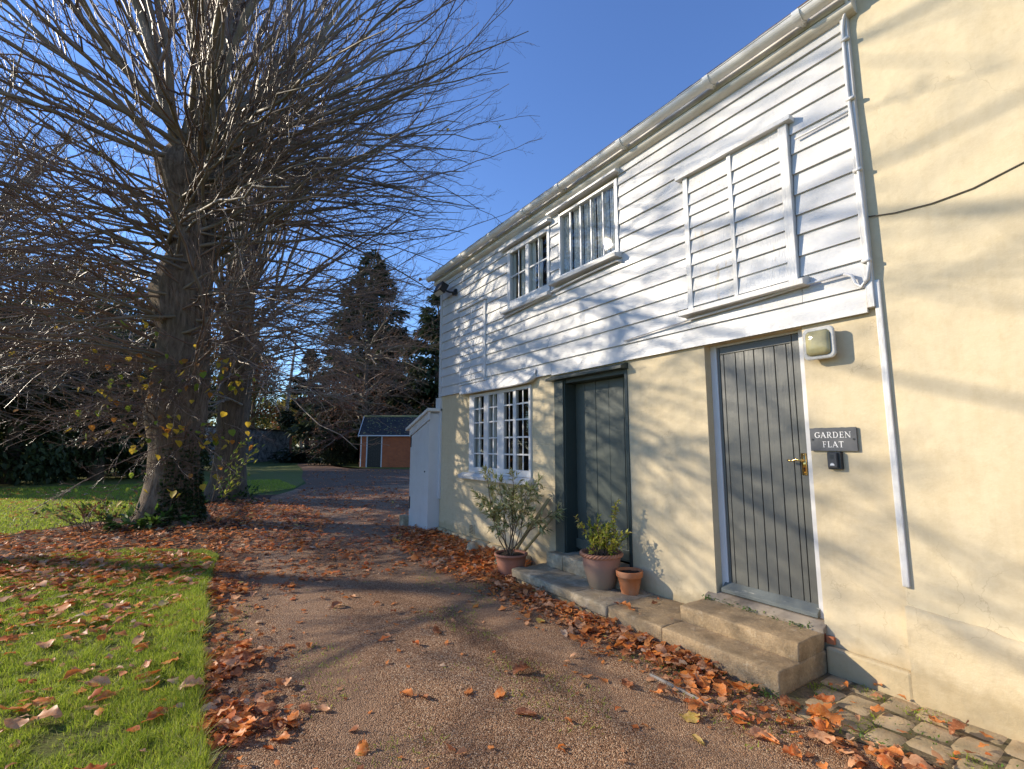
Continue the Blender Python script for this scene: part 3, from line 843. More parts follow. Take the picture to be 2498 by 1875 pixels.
mb = MB(); mb.tube([(3.876,1.40,4.055),(3.874,1.6,4.05),(3.868,1.78,4.045)], .009, 8); obj('conduit', mb, M['white'], house, smooth=True)
mb = MB(); mb.box(3.893, WX-.001, 1.322, 1.362, .70, 2.75); obj('cover_strip', mb, M['white_worn'], house, bevel=.008)
mb = MB(); mb.box(WX-.012, WX-.001, 7.165, 7.33, .16, .32); vent = obj('air_vent', mb, M['plinth'], house, bevel=.003)
for i in range(6): boxo('slot', WX-.0135, WX-.0115, 7.18, 7.315, .178+i*.023, .187+i*.023, M['dark_gap'], vent, 0)
pr = random.Random(3); y = 8.52
while y > 5.6:
    w = pr.uniform(.26,.42); rough_block('plinth_stone', WX-.10+pr.uniform(-.012,.012), WX+.02, max(5.55,y-w+.012), y, -.06, .12+pr.uniform(-.012,.015), M['plinth'], house, .09, .03, .008, seed=y); y -= w
boxo('plinth', WX-.055, WX-.001, 1.35, 1.85, -.08, .185, M['plinth'], house, .02)

# ---------------- adjoining taller building (right edge)
adj = thing('house', 'tall cream plastered house wall adjoining the weatherboarded house', 'house', (WX, 0, 0))
mb = MB()
for a in range(18):
    ya, yb = 1.355-a*.4, 1.355-(a+1)*.4
    for b_ in range(18):
        za, zb_ = -.15+b_*.42, -.15+(b_+1)*.42
        def wob(y, z): return WX-.014+.010*mnoise.noise(Vector((y*1.1, z*1.1, 3)))*(0 if y > 1.3 else 1)
        mb.quad((wob(ya,za),ya,za),(wob(yb,za),yb,za),(wob(yb,zb_),yb,zb_),(wob(ya,zb_),ya,zb_))
obj('wall', mb, M['plaster_near'], adj, smooth=True)
mb = MB(); mb.box(WX+.05, 9.0, -5.8, 1.35, -.1, 7.3); obj('building_core', mb, M['plaster_near'], adj)
mb = MB(); mb.prism([(WX-.25,7.25),(6.5,9.4),(9.2,7.25)], 1, -5.9, 1.5); obj('roof', mb, M['tile'], adj)
# masonry plinth with an uneven top edge
NY, NZ = 60, 14
vs, fs = [], []
for i in range(NY+1):
    y = 1.352 - i*(4.5/NY)
    top = .575 + .02*math.sin(y*5) + .012*mnoise.noise(Vector((y*6,0,0))) - (.03 if .75 < y < .95 else 0) - max(0,.9-y)*.03
    for j in range(NZ+1):
        t = j/NZ; z = -.12 + (top+.12)*min(1, t*1.08)
        n_ = mnoise.noise(Vector((y*2.6, z*5.5, 1)))*.012 + mnoise.noise(Vector((y*9, z*12, 4)))*.006
        x = WX-.055 - .01*(1-t) + n_
        if j == NZ: x = WX+.015
        vs.append((x, y, z))
for i in range(NY):
    for j in range(NZ): fs.append((i*(NZ+1)+j, i*(NZ+1)+j+1, (i+1)*(NZ+1)+j+1, (i+1)*(NZ+1)+j))
for j in range(0): pass
vs += [(WX+.015, 1.354, z) for z in (-.12, .575)] + [(WX-.052, 1.354, -.12), (WX-.047, 1.354, .575)]
k = len(vs); fs4 = fs + [(k-4, k-3, k-1, k-2)]
npobj('plinth', np.array(vs), np.array(fs4), M['plinth'], adj, smooth=False)
mb = MB(); cp = [(3.905,1.35,3.22),(3.905,1.2,3.185),(3.905,1.0,3.165),(3.905,.8,3.175),(3.905,.57,3.23),(3.905,.2,3.36),(3.905,-.6,3.75),(3.905,-1.5,4.2)]
mb.tube(cp, .0042, 6); obj('wire', mb, M['cable'], adj, smooth=True)

# ---------------- fixings that hang on the wall
lamp = thing('wall_lamp', 'square grey bulkhead lamp with yellowed glass beside the entrance door', 'lamp', (WX, 1.72, 2.36))
def rrect(cy, cz, hy, hz, r, n=5):
    out = []
    for (sy, sz, a0) in ((1,1,0),(-1,1,90),(-1,-1,180),(1,-1,270)):
        for i in range(n+1):
            a = R(a0+90*i/n); out.append((cy+sy*(hy-r)+r*math.cos(a), cz+sz*(hz-r)+r*math.sin(a)))
    return out
def loft(mb, rings, cap0=True, cap1=True, mi=0):
    n = len(rings[0]); o = len(mb.v)
    for r_ in rings: mb.v.extend(r_)
    for i in range(len(rings)-1):
        for k in range(n):
            mb.f.append([o+i*n+k, o+i*n+(k+1)%n, o+(i+1)*n+(k+1)%n, o+(i+1)*n+k]); mb.m.append(mi)
    if cap0: mb.f.append([o+k for k in range(n)][::-1]); mb.m.append(mi)
    if cap1: mb.f.append([o+(len(rings)-1)*n+k for k in range(n)]); mb.m.append(mi)
mb = MB()
ring = lambda x, hy, hz, r: [(x, a, b) for a, b in rrect(1.718, 2.362, hy, hz, r)]
loft(mb, [ring(WX-.001,.085,.095,.03), ring(WX-.045,.095,.105,.032), ring(WX-.072,.108,.120,.036), ring(WX-.090,.108,.120,.036), ring(WX-.094,.102,.114,.034), ring(WX-.094,.086,.096,.03), ring(WX-.085,.082,.092,.03)])
obj('lamp_body', mb, M['lamp_body'], lamp)
mb = MB(); loft(mb, [ring(WX-.083,.083,.093,.03), ring(WX-.108,.080,.090,.034), ring(WX-.122,.062,.070,.034), ring(WX-.127,.03,.035,.02)], False, True)
obj('lamp_glass', mb, M['lamp_lens'], lamp, smooth=True)

# GARDEN FLAT plaque
sign = thing('name_plaque', 'slate plaque lettered GARDEN FLAT beside the entrance door', 'sign', (WX, 1.705, 1.65))
SX = WX-.021
mb = MB(); n = 14; pts = []
for i in range(n): pts.append((1.86-.31*i/n, 1.735+rnd.uniform(-.0015,.0015)))
for i in range(n): pts.append((1.55, 1.735-.17*i/n))
for i in range(n): pts.append((1.55+.31*i/n, 1.565+rnd.uniform(-.0015,.0015)))
for i in range(n): pts.append((1.86, 1.565+.17*i/n))
mb.prism(pts, 0, SX, WX-.008); obj('slate', mb, M['slate'], sign)
mb = MB(); 
for (a, b) in ((1.60,1.68),(1.80,1.62)): mb.tube([(WX-.008,a,b),(WX+.002,a,b)], .006, 8)
obj('spacer', mb, M['black_plastic'], sign)
for yy in (1.842, 1.568):
    mb = MB(); mb.tube([(SX-.004,yy,1.65),(SX+.002,yy,1.65)], .0068, 12); obj('screw', mb, M['screw'], sign)
# letters: thick and thin strokes with serifs, unit box 0..w x 0..1, drawn left to right
TH, TN, SE = .125, .06, .05
def bar(x0,y0,x1,y1,w): 
    dx, dy = x1-x0, y1-y0; L = math.hypot(dx,dy) or 1; nx, ny = -dy/L*w/2, dx/L*w/2
    return [(x0+nx,y0+ny),(x1+nx,y1+ny),(x1-nx,y1-ny),(x0-nx,y0-ny)]
def serif(x, y, w=.17): return bar(x-w, y, x+w, y, SE)
def arcs(cx, cy, rx, ry, a0, a1, wt, wn, n=14):
    qs = []
    for i in range(n):
        A, B = R(a0+(a1-a0)*i/n), R(a0+(a1-a0)*(i+1)/n)
        def pt(a, sgn):
            w = (wn + (wt-wn)*abs(math.cos(a)))/2*sgn
            return (cx+(rx+w)*math.cos(a), cy+(ry+w)*math.sin(a))
        qs.append([pt(A,1),pt(B,1),pt(B,-1),pt(A,-1)])
    return qs
GL = {
 'G': (.86, arcs(.46,.5,.38,.46,40,320,TH,TN) + [bar(.74,.42,.74,.10,TH), serif(.74,.42,.15), bar(.77,.80,.77,.96,.06)]),
 'A': (.86, [bar(.10,.03,.42,.97,TN), bar(.40,.98,.76,.03,TH), bar(.20,.34,.62,.34,TN), serif(.10,.025,.13), serif(.76,.025,.15)]),
 'R': (.84, [bar(.20,0,.20,1,TH), serif(.20,.025), serif(.16,.975,.13), bar(.2,.97,.42,.97,TN), bar(.2,.50,.42,.50,TN)] + arcs(.42,.735,.20,.235,-90,90,TH,TN) + [bar(.40,.50,.74,.02,TH), serif(.76,.025,.12)]),
 'D': (.92, [bar(.20,0,.20,1,TH), serif(.16,.025,.13), serif(.16,.975,.13), bar(.2,.97,.40,.97,TN), bar(.2,.03,.40,.03,TN)] + arcs(.40,.5,.38,.47,-90,90,TH,TN)),
 'E': (.72, [bar(.20,0,.20,1,TH), serif(.16,.025,.13), serif(.16,.975,.13), bar(.2,.97,.62,.97,TN), bar(.2,.03,.64,.03,TN), bar(.2,.51,.50,.51,TN), bar(.61,.99,.61,.80,.06), bar(.63,.01,.63,.22,.06), bar(.50,.62,.50,.40,.05)]),
 'N': (.95, [bar(.16,0,.16,1,TN), bar(.14,.98,.80,.02,TH), bar(.80,0,.80,1,TN), serif(.16,.025,.14), serif(.12,.975,.13), serif(.80,.975,.14)]),
 'F': (.68, [bar(.20,0,.20,1,TH), serif(.20,.025), serif(.16,.975,.13), bar(.2,.97,.60,.97,TN), bar(.2,.51,.48,.51,TN), bar(.59,.99,.59,.80,.06), bar(.48,.62,.48,.40,.05)]),
 'L': (.68, [bar(.20,0,.20,1,TH), serif(.20,.975), serif(.16,.025,.13), bar(.2,.03,.62,.03,TN), bar(.61,.01,.61,.22,.06)]),
 'T': (.80, [bar(.40,0,.40,1,TH), serif(.40,.025), bar(.08,.97,.72,.97,TN), bar(.08,.99,.08,.80,.06), bar(.72,.99,.72,.80,.06)]),
}
def write(word, yc, z0, h, track=.10):
    tot = sum(GL[c][0] for c in word) + track*(len(word)-1)
    u = -tot/2
    for c in word:
        w, polys = GL[c]; mb = MB()
        for i, p in enumerate(polys):
            pp = [(yc-(u+x)*h, z0+yv*h) for x, yv in p]        # reading direction runs towards -Y
            xo = SX-.0012-.00004*i
            mb.add([(xo, a, b) for a, b in pp], [(0,1,2,3)])
        obj('letter', mb, M['letter'], sign, recalc=False)
        u += w + track
write('GARDEN', 1.705, 1.661, .043); write('FLAT', 1.705, 1.592, .043)

safe = thing('key_safe', 'small black key safe on the wall under the slate plaque', 'key safe', (WX, 1.695, 1.495))
mb = MB(); rr = lambda x, hy, hz, r: [(x, a, b) for a, b in rrect(1.70, 1.497, hy, hz, r)]
loft(mb, [rr(WX-.001,.046,.064,.008), rr(WX-.03,.046,.064,.008), rr(WX-.036,.043,.061,.008)]); obj('back_case', mb, M['black_plastic'], safe)
rr2 = lambda x, hy, hz, r: [(x, a, b) for a, b in rrect(1.706, 1.499, hy, hz, r)]
mb = MB(); loft(mb, [rr2(WX-.036,.034,.056,.007), rr2(WX-.052,.032,.054,.007), rr2(WX-.056,.028,.050,.007)]); obj('cover', mb, M['grey_plastic'], safe)
for i in range(5): boxo('rib', WX-.0585, WX-.0555, 1.693, 1.719, 1.512+i*.006, 1.514+i*.006, M['black_plastic'], safe, 0)
mb = MB()
half = [(1.706+.014*math.cos(R(a)), 1.462+.017*math.sin(R(a))) for a in range(0,181,20)]
mb.add([(WX-.0566,a,b) for a, b in half], [tuple(range(len(half)))])
obj('emblem', mb, M['letter'], safe, recalc=False)
mb = MB()
for a in range(20, 170, 35): mb.add([(WX-.0569,1.706+.004*math.cos(R(a)),1.466+.003*math.sin(R(a))),(WX-.0569,1.706+.010*math.cos(R(a-6)),1.466+.011*math.sin(R(a-6))),(WX-.0569,1.706+.010*math.cos(R(a+6)),1.466+.011*math.sin(R(a+6)))], [(0,1,2)])
obj('emblem_mark', mb, M['grey_plastic'], safe, recalc=False)

flood = thing('floodlight', 'black floodlight with sensor under the far end of the eaves', 'floodlight', (3.88, 7.95, 4.5))
mb = MB(); mb.box(3.85, 3.885, 7.84, 7.92, 4.40, 4.50); mb.tube([(3.86,7.88,4.44),(3.78,7.95,4.45),(3.72,8.03,4.50)], .018, 8); mb.tube([(3.86,7.86,4.41),(3.80,7.83,4.38)], .03, 10)
obj('bracket', mb, M['black_plastic'], flood)
mb = MB(); mb.add([(3.80,8.00,4.60),(3.80,8.27,4.60),(3.66,8.27,4.66),(3.66,8.00,4.66),(3.70,7.98,4.43),(3.70,8.29,4.43),(3.60,8.29,4.50),(3.60,7.98,4.50)], [(0,1,2,3),(7,6,5,4),(0,4,5,1),(1,5,6,2),(2,6,7,3),(3,7,4,0)])
obj('lamp_head', mb, M['black_plastic'], flood, bevel=.006)
mb = MB(); mb.add([(3.688,8.0,4.432),(3.688,8.27,4.432),(3.612,8.27,4.486),(3.612,8.0,4.486)], [(0,1,2,3)])
for i, p in enumerate(mb.v): mb.v[i] = (p[0]-.004, p[1], p[2]-.006)
obj('lens', mb, M['flood_lens'], flood)

# ---------------- lean-to at the far corner
lt = thing('lean_to', 'white boarded lean-to shed with sloping roof at the far house corner', 'shed', (3.72, 9.0, 0))
LX = 3.70
ztop = lambda y: 1.985 + (9.50-y)*.315
mb = MB(); mb.prism([(8.56,-.1),(9.50,-.1),(9.50,ztop(9.50)-.06),(8.56,ztop(8.56)-.06)], 0, LX+.012, 8.0); obj('wall', mb, M['white'], lt)
ye = [9.50, 9.33, 9.14, 8.95, 8.77, 8.56]
for i in range(5):
    mb = MB(); a, b = ye[i+1]+.002, ye[i]-.002
    mb.prism([(a,.02),(b,.02),(b,ztop(b)-.20),(a,ztop(a)-.20)], 0, LX, LX+.014); obj('plank', mb, M['white'], lt, bevel=.003)
mb = MB(); mb.prism([(8.53,ztop(8.53)-.19),(9.52,ztop(9.52)-.19),(9.52,ztop(9.52)-.04),(8.53,ztop(8.53)-.04)], 0, LX-.022, LX+.002); obj('barge_board', mb, M['white'], lt, bevel=.004)
mb = MB(); mb.prism([(8.50,ztop(8.50)-.035),(9.62,ztop(9.62)-.035),(9.62,ztop(9.62)+.02),(8.50,ztop(8.50)+.02)], 0, LX-.07, 8.0); obj('roof', mb, M['white_plastic'], lt, bevel=.006)
for zz in (.50, 1.72):
    mb = MB(); mb.box(LX-.012, LX+.001, 9.44, 9.47, zz-.14, zz+.10); obj('hinge', mb, M['black_plastic'], lt)
mb = MB(); mb.tube([(LX-.015,8.72,1.12),(LX+.002,8.72,1.12)], .014, 8); obj('latch', mb, M['black_plastic'], lt)
rough_block('kerb_stone', 3.58, 3.72, 9.50, 9.72, -.05, .22, M['stone_old'], lt, .08, .02, .01, 2)

# ---------------- steps along the wall
steps = thing('stone_steps', 'low stone and concrete steps along the cream wall below both doors', 'steps', (3.6, 3.4, 0))
SF = 3.262
rough_block('lower_step', SF, WX-.004, 1.855, 2.80, -.10, .148, M['stone'], steps, .04, .010, .005, 1)
rough_block('lower_step', SF+.006, WX-.004, 2.803, 3.42, -.10, .146, M['stone'], steps, .04, .011, .005, 2)
rough_block('upper_step', 3.533, WX-.03, 1.862, 2.83, .140, .268, M['stone'], steps, .04, .010, .006, 3)
for i, (a, b) in enumerate(((3.425,3.93),(3.935,4.43),(4.435,5.08))):
    rough_block('paving_slab', SF-.01+.02*i, WX-.004, a, b, .045, .148-.004*i, M['stone_old'], steps, .05, .016, .010, 5+i)
    rough_block('riser', SF+.035+.02*i, WX-.02, a+.003, b-.003, -.1, .05, M['plinth'], steps, .06, .015, .012, 8+i)
rough_block('door_step', 3.735, WX+.14, 4.66, 4.97, .135, .305, M['stone_old'], steps, .06, .016, .007, 12)
rough_block('door_step', 3.74, WX+.14, 3.72, 4.655, .135, .318, M['stone_old'], steps, .06, .016, .007, 13)

# ------------------------------------------------------------------ ground
def H(x, y): return np.clip((np.asarray(y, float)-60)/70, 0, 1)*1.3
def in_poly(px, py, poly):
    px = np.asarray(px); py = np.asarray(py); inside = np.zeros(px.shape, bool); n = len(poly)
    for i in range(n):
        x1, y1 = poly[i]; x2, y2 = poly[(i+1) % n]
        c = ((y1 > py) != (y2 > py)) & (px < (x2-x1)*(py-y1)/((y2-y1) or 1e-9)+x1)
        inside ^= c
    return inside
def sheet(name, poly, z, mat, kind='structure', step=None, amp=0):
    bm = bmesh.new()
    f = bm.faces.new([bm.verts.new((x, y, 0)) for x, y in poly])
    bmesh.ops.triangulate(bm, faces=[f])
    xs = [p[0] for p in poly]; ys = [p[1] for p in poly]
    cuts_y = [60, 130]
    if step:
        for ax, lo, hi in ((0, min(xs), max(xs)), (1, min(ys), max(ys))):
            t = lo+step
            while t < min(hi, 16):
                co = Vector((0,0,0)); co[ax] = t; no = Vector((0,0,0)); no[ax] = 1
                bmesh.ops.bisect_plane(bm, geom=bm.verts[:]+bm.edges[:]+bm.faces[:], plane_co=co, plane_no=no); t += step
    for cy in cuts_y:
        bmesh.ops.bisect_plane(bm, geom=bm.verts[:]+bm.edges[:]+bm.faces[:], plane_co=(0,cy,0), plane_no=(0,1,0))
    for v in bm.verts:
        v.co.z = z + float(H(v.co.x, v.co.y)) + (amp*mnoise.noise(Vector((v.co.x*.8, v.co.y*.8, 2))) if amp else 0)
    bmesh.ops.recalc_face_normals(bm, faces=bm.faces[:])
    for f in bm.faces:
        if f.normal.z < 0: f.normal_flip()
    me = bpy.data.meshes.new(name); bm.to_mesh(me); bm.free()
    o = link(name, me, mat); o['kind'] = kind
    return o
sheet('ground', [(-400,-60),(400,-60),(400,500),(-400,500)], -.022, M['field'])
sheet('leaf_mould', [(-16,-5),(6,-5),(6,10),(3.2,18),(1.9,18.4),(.6,17.6),(.1,15.6),(-1.7,13.9),(-2.8,12.5),(-16,11.2)], -.014, M['soil'])
back_lawn = [(-22,12),(-2.8,12.5),(-1.7,13.9),(.1,15.6),(.6,17.6),(1.6,18.6),(3.3,20.4),(4.3,24),(4.75,27.3),(5.9,33.5),(6.4,38),(4,47),(-22,50)]
sheet('back_lawn', back_lawn, -.009, M['turf'])
DRIVE = [(.05,-5),(3.95,-5),(3.95,8.6),(4.4,9.5),(6,14),(11,20),(24,22),(24,30),(14,30.5),(11.5,34.5),(9.6,36),(9.4,40),(11.3,52),(13,62),(17,90),(15,90),(10.6,64),(9.2,55),(7.6,46),(6.6,38),(5.9,33.5),(4.75,27.3),(4.2,23),(3.3,20.2),(2.2,17.6),(1.6,14.5),(1.0,11.5),(.55,9.2),(.30,7.2),(.18,5),(.12,3)]
FAR = [p for p in DRIVE if p[1] >= 19.9]
NEAR = [p for p in DRIVE if p[1] < 19.9]
NEAR = [(.05,-5),(3.95,-5),(3.95,8.6),(4.4,9.5),(6,14),(11,20.0),(3.25,19.8),(2.2,17.6),(1.6,14.5),(1.0,11.5),(.55,9.2),(.30,7.2),(.18,5),(.12,3)]
sheet('drive', NEAR, -.003, M['gravel'], step=.35, amp=.006)
sheet('far_drive', [(3.2,19.2),(11,19.4)] + [p for p in DRIVE if p[1] >= 19.9], -.0125, M['asphalt'])
sheet('verge', [(24,30.2),(14,30.8),(11.8,34.2),(10.6,36.2),(10.0,40),(12,52),(14,60),(40,60),(40,30)], .002, M['field'])
LAWN = [(.10,-4),(.13,2),(.16,3.05),(.13,3.6),(.165,4.2),(.15,4.8),(.20,5.6),(.19,6.3),(.26,7.1),(.34,7.9),(.40,8.4),(.22,8.9),(-.25,9.2),(-.6,9.5),(-1.4,9.72),(-2.2,9.66),(-5,10.4),(-16,10.9),(-16,-4)]
bm = bmesh.new()
top_ = [bm.verts.new((x, y, .028)) for x, y in LAWN]; bot_ = [bm.verts.new((x+.012, y+.008, -.02)) for x, y in LAWN]
bmesh.ops.triangulate(bm, faces=[bm.faces.new(top_)])
for i in range(len(LAWN)): bm.faces.new((top_[i], top_[(i+1) % len(LAWN)], bot_[(i+1) % len(LAWN)], bot_[i]))
bmesh.ops.recalc_face_normals(bm, faces=bm.faces[:])
me = bpy.data.meshes.new('front_lawn'); bm.to_mesh(me); bm.free(); tag(link('front_lawn', me, M['turf']), kind='structure')

# cobbled strip by the wall, one object per sett
pav = bpy.data.objects.new('cobbled_strip', None); col.objects.link(pav); pav['kind'] = 'structure'; ORIG['cobbled_strip'] = (0,0,0)
STRIP = [(3.20,1.845),(3.905,1.845),(3.875,-.9),(3.42,-.9),(3.34,.6),(3.22,1.15),(3.08,1.52)]
mb = MB(); mb.add([(x, y, .0045) for x, y in STRIP], [tuple(range(len(STRIP)))]); obj('bedding', mb, M['joint'], pav)
cr = random.Random(21); rows_ = []
yy = 1.83; ri = 0
while yy > -.8:
    hgt = cr.uniform(.15, .20); x = 3.895; k = 0
    while x > 3.0:
        w = cr.uniform(.17, .27)
        skew = -.20*(3.9-x)
        x0, x1, y1_, y0_ = x-w+.002, x, yy+skew, yy-hgt+.002+skew
        cx, cy = (x0+x1)/2, (y0_+y1_)/2
        if in_poly([cx-.03],[cy],STRIP)[0] and (y1_ < 1.842):
            bm = bmesh.new(); n = 7
            g = []
            tl = [cr.uniform(-.010,.010) for _ in range(8)]; zb_ = cr.uniform(.010,.018); tz = (cr.uniform(-.005,.005), cr.uniform(-.005,.005))
            cn = [(x0+tl[0], y0_+tl[1]), (x1+tl[2]*.4, y0_+tl[3]+.02*(-.2)), (x1+tl[4]*.4, y1_+tl[5]), (x0+tl[6], y1_+tl[7])]
            for j in range(n):
                for i in range(n):
                    u, v_ = i/(n-1), j/(n-1)
                    ex = (1-abs(2*u-1)**14)*(1-abs(2*v_-1)**14)
                    sx = u; sy = v_
                    if i in (0,n-1) and j in (0,n-1): sx = .5+(u-.5)*.90; sy = .5+(v_-.5)*.90
                    p = Vector((0,0,0))
                    ax = (cn[0][0]*(1-sx)+cn[1][0]*sx)*(1-sy)+(cn[3][0]*(1-sx)+cn[2][0]*sx)*sy
                    ay = (cn[0][1]*(1-sx)+cn[1][1]*sx)*(1-sy)+(cn[3][1]*(1-sx)+cn[2][1]*sx)*sy
                    z = .001 + (zb_*.80)*ex + (tz[0]*(u-.5)+tz[1]*(v_-.5))*2*ex + .004*mnoise.noise(Vector((ax*20, ay*20, 5)))*ex
                    g.append(bm.verts.new((ax, ay, z)))
            for j in range(n-1):
                for i in range(n-1): bm.faces.new((g[j*n+i], g[j*n+i+1], g[(j+1)*n+i+1], g[(j+1)*n+i]))
            me = bpy.data.meshes.new('cobble'); bm.to_mesh(me); bm.free()
            me.polygons.foreach_set('use_smooth', [True]*len(me.polygons))
            link('cobble', me, M['cobble'], pav)
        x -= w; k += 1
    yy -= hgt; ri += 1
tag(boxo('edging_strip', 2.795, 2.812, 2.04, 2.52, -.03, .012, M['steel'], None, .003), 'thin grey edging strip half buried in the gravel before the steps', 'edging')

# ------------------------------------------------------------------ visibility helper for scatter (only for choosing how densely to build)
Fv = np.array([math.sin(R(YAW)), math.cos(R(YAW))]); Rv = np.array([math.cos(R(YAW)), -math.sin(R(YAW))])
def side_ratio(x, y):
    d = x*Fv[0]+y*Fv[1]; s = x*Rv[0]+y*Rv[1]
    return np.where(d > .2, s/np.maximum(d, .2), 99*np.sign(s)), d

# loose pebbles on the gravel
def pebbles():
    n = 42000
    d = 1.7 + rng.random(n)**1.6*5.5; a = R(YAW) + rng.uniform(-.86,.80,n)
    x = d*np.sin(a); y = d*np.cos(a)
    ok = in_poly(x, y, DRIVE) & ~in_poly(x, y, LAWN) & (x < 3.93) & ~((x > 3.2) & (y > 1.84) & (y < 5.1)) & ~in_poly(x, y, STRIP)
    x, y = x[ok], y[ok]; n = len(x)
    base = np.array([(1,0,0),(0,1,0),(-1,0,0),(0,-1,0),(0,0,.7),(0,0,-.5)], float)
    fc = np.array([(0,1,4),(1,2,4),(2,3,4),(3,0,4)])
    s = rng.uniform(.0025,.0065,n); yaw = rng.uniform(0,6.28,n); el = rng.uniform(.6,1.0,n)
    bx = base[None,:,0]*s[:,None]; by = base[None,:,1]*(s*el)[:,None]; bz = base[None,:,2]*(s*.8)[:,None]
    jx = rng.normal(0,.15,(n,6))*s[:,None]; bx = bx+jx
    c, s_ = np.cos(yaw)[:,None], np.sin(yaw)[:,None]
    V = np.stack([x[:,None]+bx*c-by*s_, y[:,None]+bx*s_+by*c, bz+.001+rng.uniform(0,.004,n)[:,None]], -1).reshape(-1,3)
    F = (np.arange(n)[:,None,None]*6+fc[None]).reshape(-1,3)
    mi = np.repeat(rng.choice(5, n, p=[.26,.30,.22,.08,.14]), 4)
    npobj('gravel', V, F, [M['pebble%d' % i] for i in range(5)], None, mi, kind='stuff')
pebbles()

# grass blades
def blades(name, x, y, z, hgt, wid, lean, mats, probs):
    n = len(x); yaw = rng.uniform(0, 6.28, n); la = rng.uniform(0, 6.28, n)
    h = hgt*rng.uniform(.6,1.3,n); w = wid*rng.uniform(.7,1.3,n); ln = np.abs(rng.normal(0, lean, n))*h
    wx, wy = np.cos(yaw)*w/2, np.sin(yaw)*w/2
    tx, ty = x+np.cos(la)*ln, y+np.sin(la)*ln
    V = np.stack([np.stack([x-wx,y-wy,z],-1), np.stack([x+wx,y+wy,z],-1), np.stack([tx+wx*.25,ty+wy*.25,z+h],-1), np.stack([tx-wx*.25,ty-wy*.25,z+h],-1)],1).reshape(-1,3)
    F = np.arange(n*4).reshape(-1,4)
    mi = rng.choice(len(mats), n, p=probs)
    return npobj(name, V, F, mats, None, mi, kind='stuff')
def patchy(x, y, f, s):
    return np.array([mnoise.noise(Vector((a*f, b*f, s))) for a, b in zip(x, y)])
n = 560000
d = 2.0 + (rng.random(n)**.95)*9.5; a = R(YAW) + rng.uniform(-.90,-.10,n)
x = d*np.sin(a); y = d*np.cos(a)
ok = in_poly(x, y, LAWN)
x2 = rng.uniform(-6.5, .16, 260000); y2 = rng.uniform(-.5, 10.2, 260000); d2 = np.hypot(x2, y2); a2 = np.arctan2(x2, y2)
ok2 = in_poly(x2, y2, LAWN) & ~((d2 > 2.0) & (a2 > R(YAW)-.90))
x, y, d = np.concatenate([x[ok], x2[ok2]]), np.concatenate([y[ok], y2[ok2]]), np.concatenate([d[ok], d2[ok2]])
edge = np.minimum(1, np.maximum(0, (x+.30)/.45))          # longer tufts along the cut edge
pn = patchy(x, y, 2.3, 1); pn2 = patchy(x, y, 8, 4)
keep = rng.random(len(x)) < np.clip(.66 + pn*.9 + pn2*1.0 + edge*.5, .06, 1)
x, y, d, pn, pn2, edge = x[keep], y[keep], d[keep], pn[keep], pn2[keep], edge[keep]
blades('lawn_grass', x, y, np.full(len(x), .026), .030*(1+.45*pn2+.9*edge*(y < 6.5)+.3*pn)*(1+.06*(d-3).clip(0)), .0036*(1+.14*(d-2.5).clip(0))*np.where(np.arctan2(x, y) > R(YAW)-.90, 1, 1.9), .9, BLADE, [.38,.28,.23,.11])
n = 90000
x = rng.uniform(-12, 3.5, n); y = 12.2 + rng.random(n)**1.3*14
sr, dd = side_ratio(x, y)
ok = in_poly(x, y, back_lawn) & (sr > -1.2)
x, y = x[ok], y[ok]
blades('back_lawn_grass', x, y, np.full(len(x), -.01), .055, .014, .8, BLADE, [.42,.32,.22,.04])
# moss and seedlings in the gravel and along the step foot
n = 9000
x = rng.uniform(.2, 3.3, n); y = rng.uniform(1.6, 6.0, n); pn = patchy(x, y, 1.7, 7)
zone = (pn > .16) | ((x > 2.7+.12*np.sin(y*3)) & (x < 3.26) & (y > 1.2) & (y < 3.0))
ok = zone & in_poly(x, y, DRIVE) & ~((x > 3.22) & (y > 1.84)); x, y = x[ok], y[ok]
blades('gravel_moss', x, y, np.zeros(len(x)), .013, .006, 1.6, BLADE, [.45,.1,.4,.05])
n = 5000
x = rng.uniform(3.0, 3.9, n); y = rng.uniform(-.4, 1.84, n); pn = patchy(x, y, 6, 12)
ok = (pn > .22) & in_poly(x, y, STRIP); blades('joint_moss', x[ok], y[ok], np.full(ok.sum(), .006), .016, .007, 1.5, BLADE, [.45,.1,.4,.05])

def leaflets(x, y, z, L, W, mats, name, parent=None, tilt=.8, kind='stuff', droop=.3, mi=None, probs=None, dirs=None):
    """cloud of small pointed leaves: two folded quads each"""
    n = len(x)
    yaw = rng.uniform(0, 6.28, n); pit = rng.normal(.2, tilt, n)
    if dirs is None: D = np.stack([np.cos(yaw)*np.cos(pit), np.sin(yaw)*np.cos(pit), np.sin(pit)], -1)
    else:
        D = dirs + rng.normal(0, tilt*.6, (n,3)); D /= np.linalg.norm(D, axis=1, keepdims=True)
    up = np.array([0,0,1.]) + rng.normal(0,.35,(n,3))
    S = np.cross(D, up); S /= np.linalg.norm(S, axis=1, keepdims=True)+1e-9; U = np.cross(S, D)
    l = (L*rng.uniform(.65,1.3,n))[:,None]; w = (W*rng.uniform(.7,1.25,n))[:,None]
    P = np.stack([x,y,z],-1)
    a = P; m = P + D*l*.5 - U*w*.12; b = P + D*l - U*l*droop*.5
    s1 = P + D*l*.42 + S*w*.5 + U*w*.15; s2 = P + D*l*.42 - S*w*.5 + U*w*.15
    V = np.stack([a, s1, b, m, s2], 1).reshape(-1,3)
    k = np.arange(n)[:,None]*5
    F = np.concatenate([k+np.array([[0,3,2,1]]), k+np.array([[0,4,2,3]])], 1).reshape(-1,4)
    if mi is None: mi = rng.choice(len(mats), n, p=probs)
    return npobj(name, V, F, mats, parent, np.repeat(mi, 2), kind=kind)

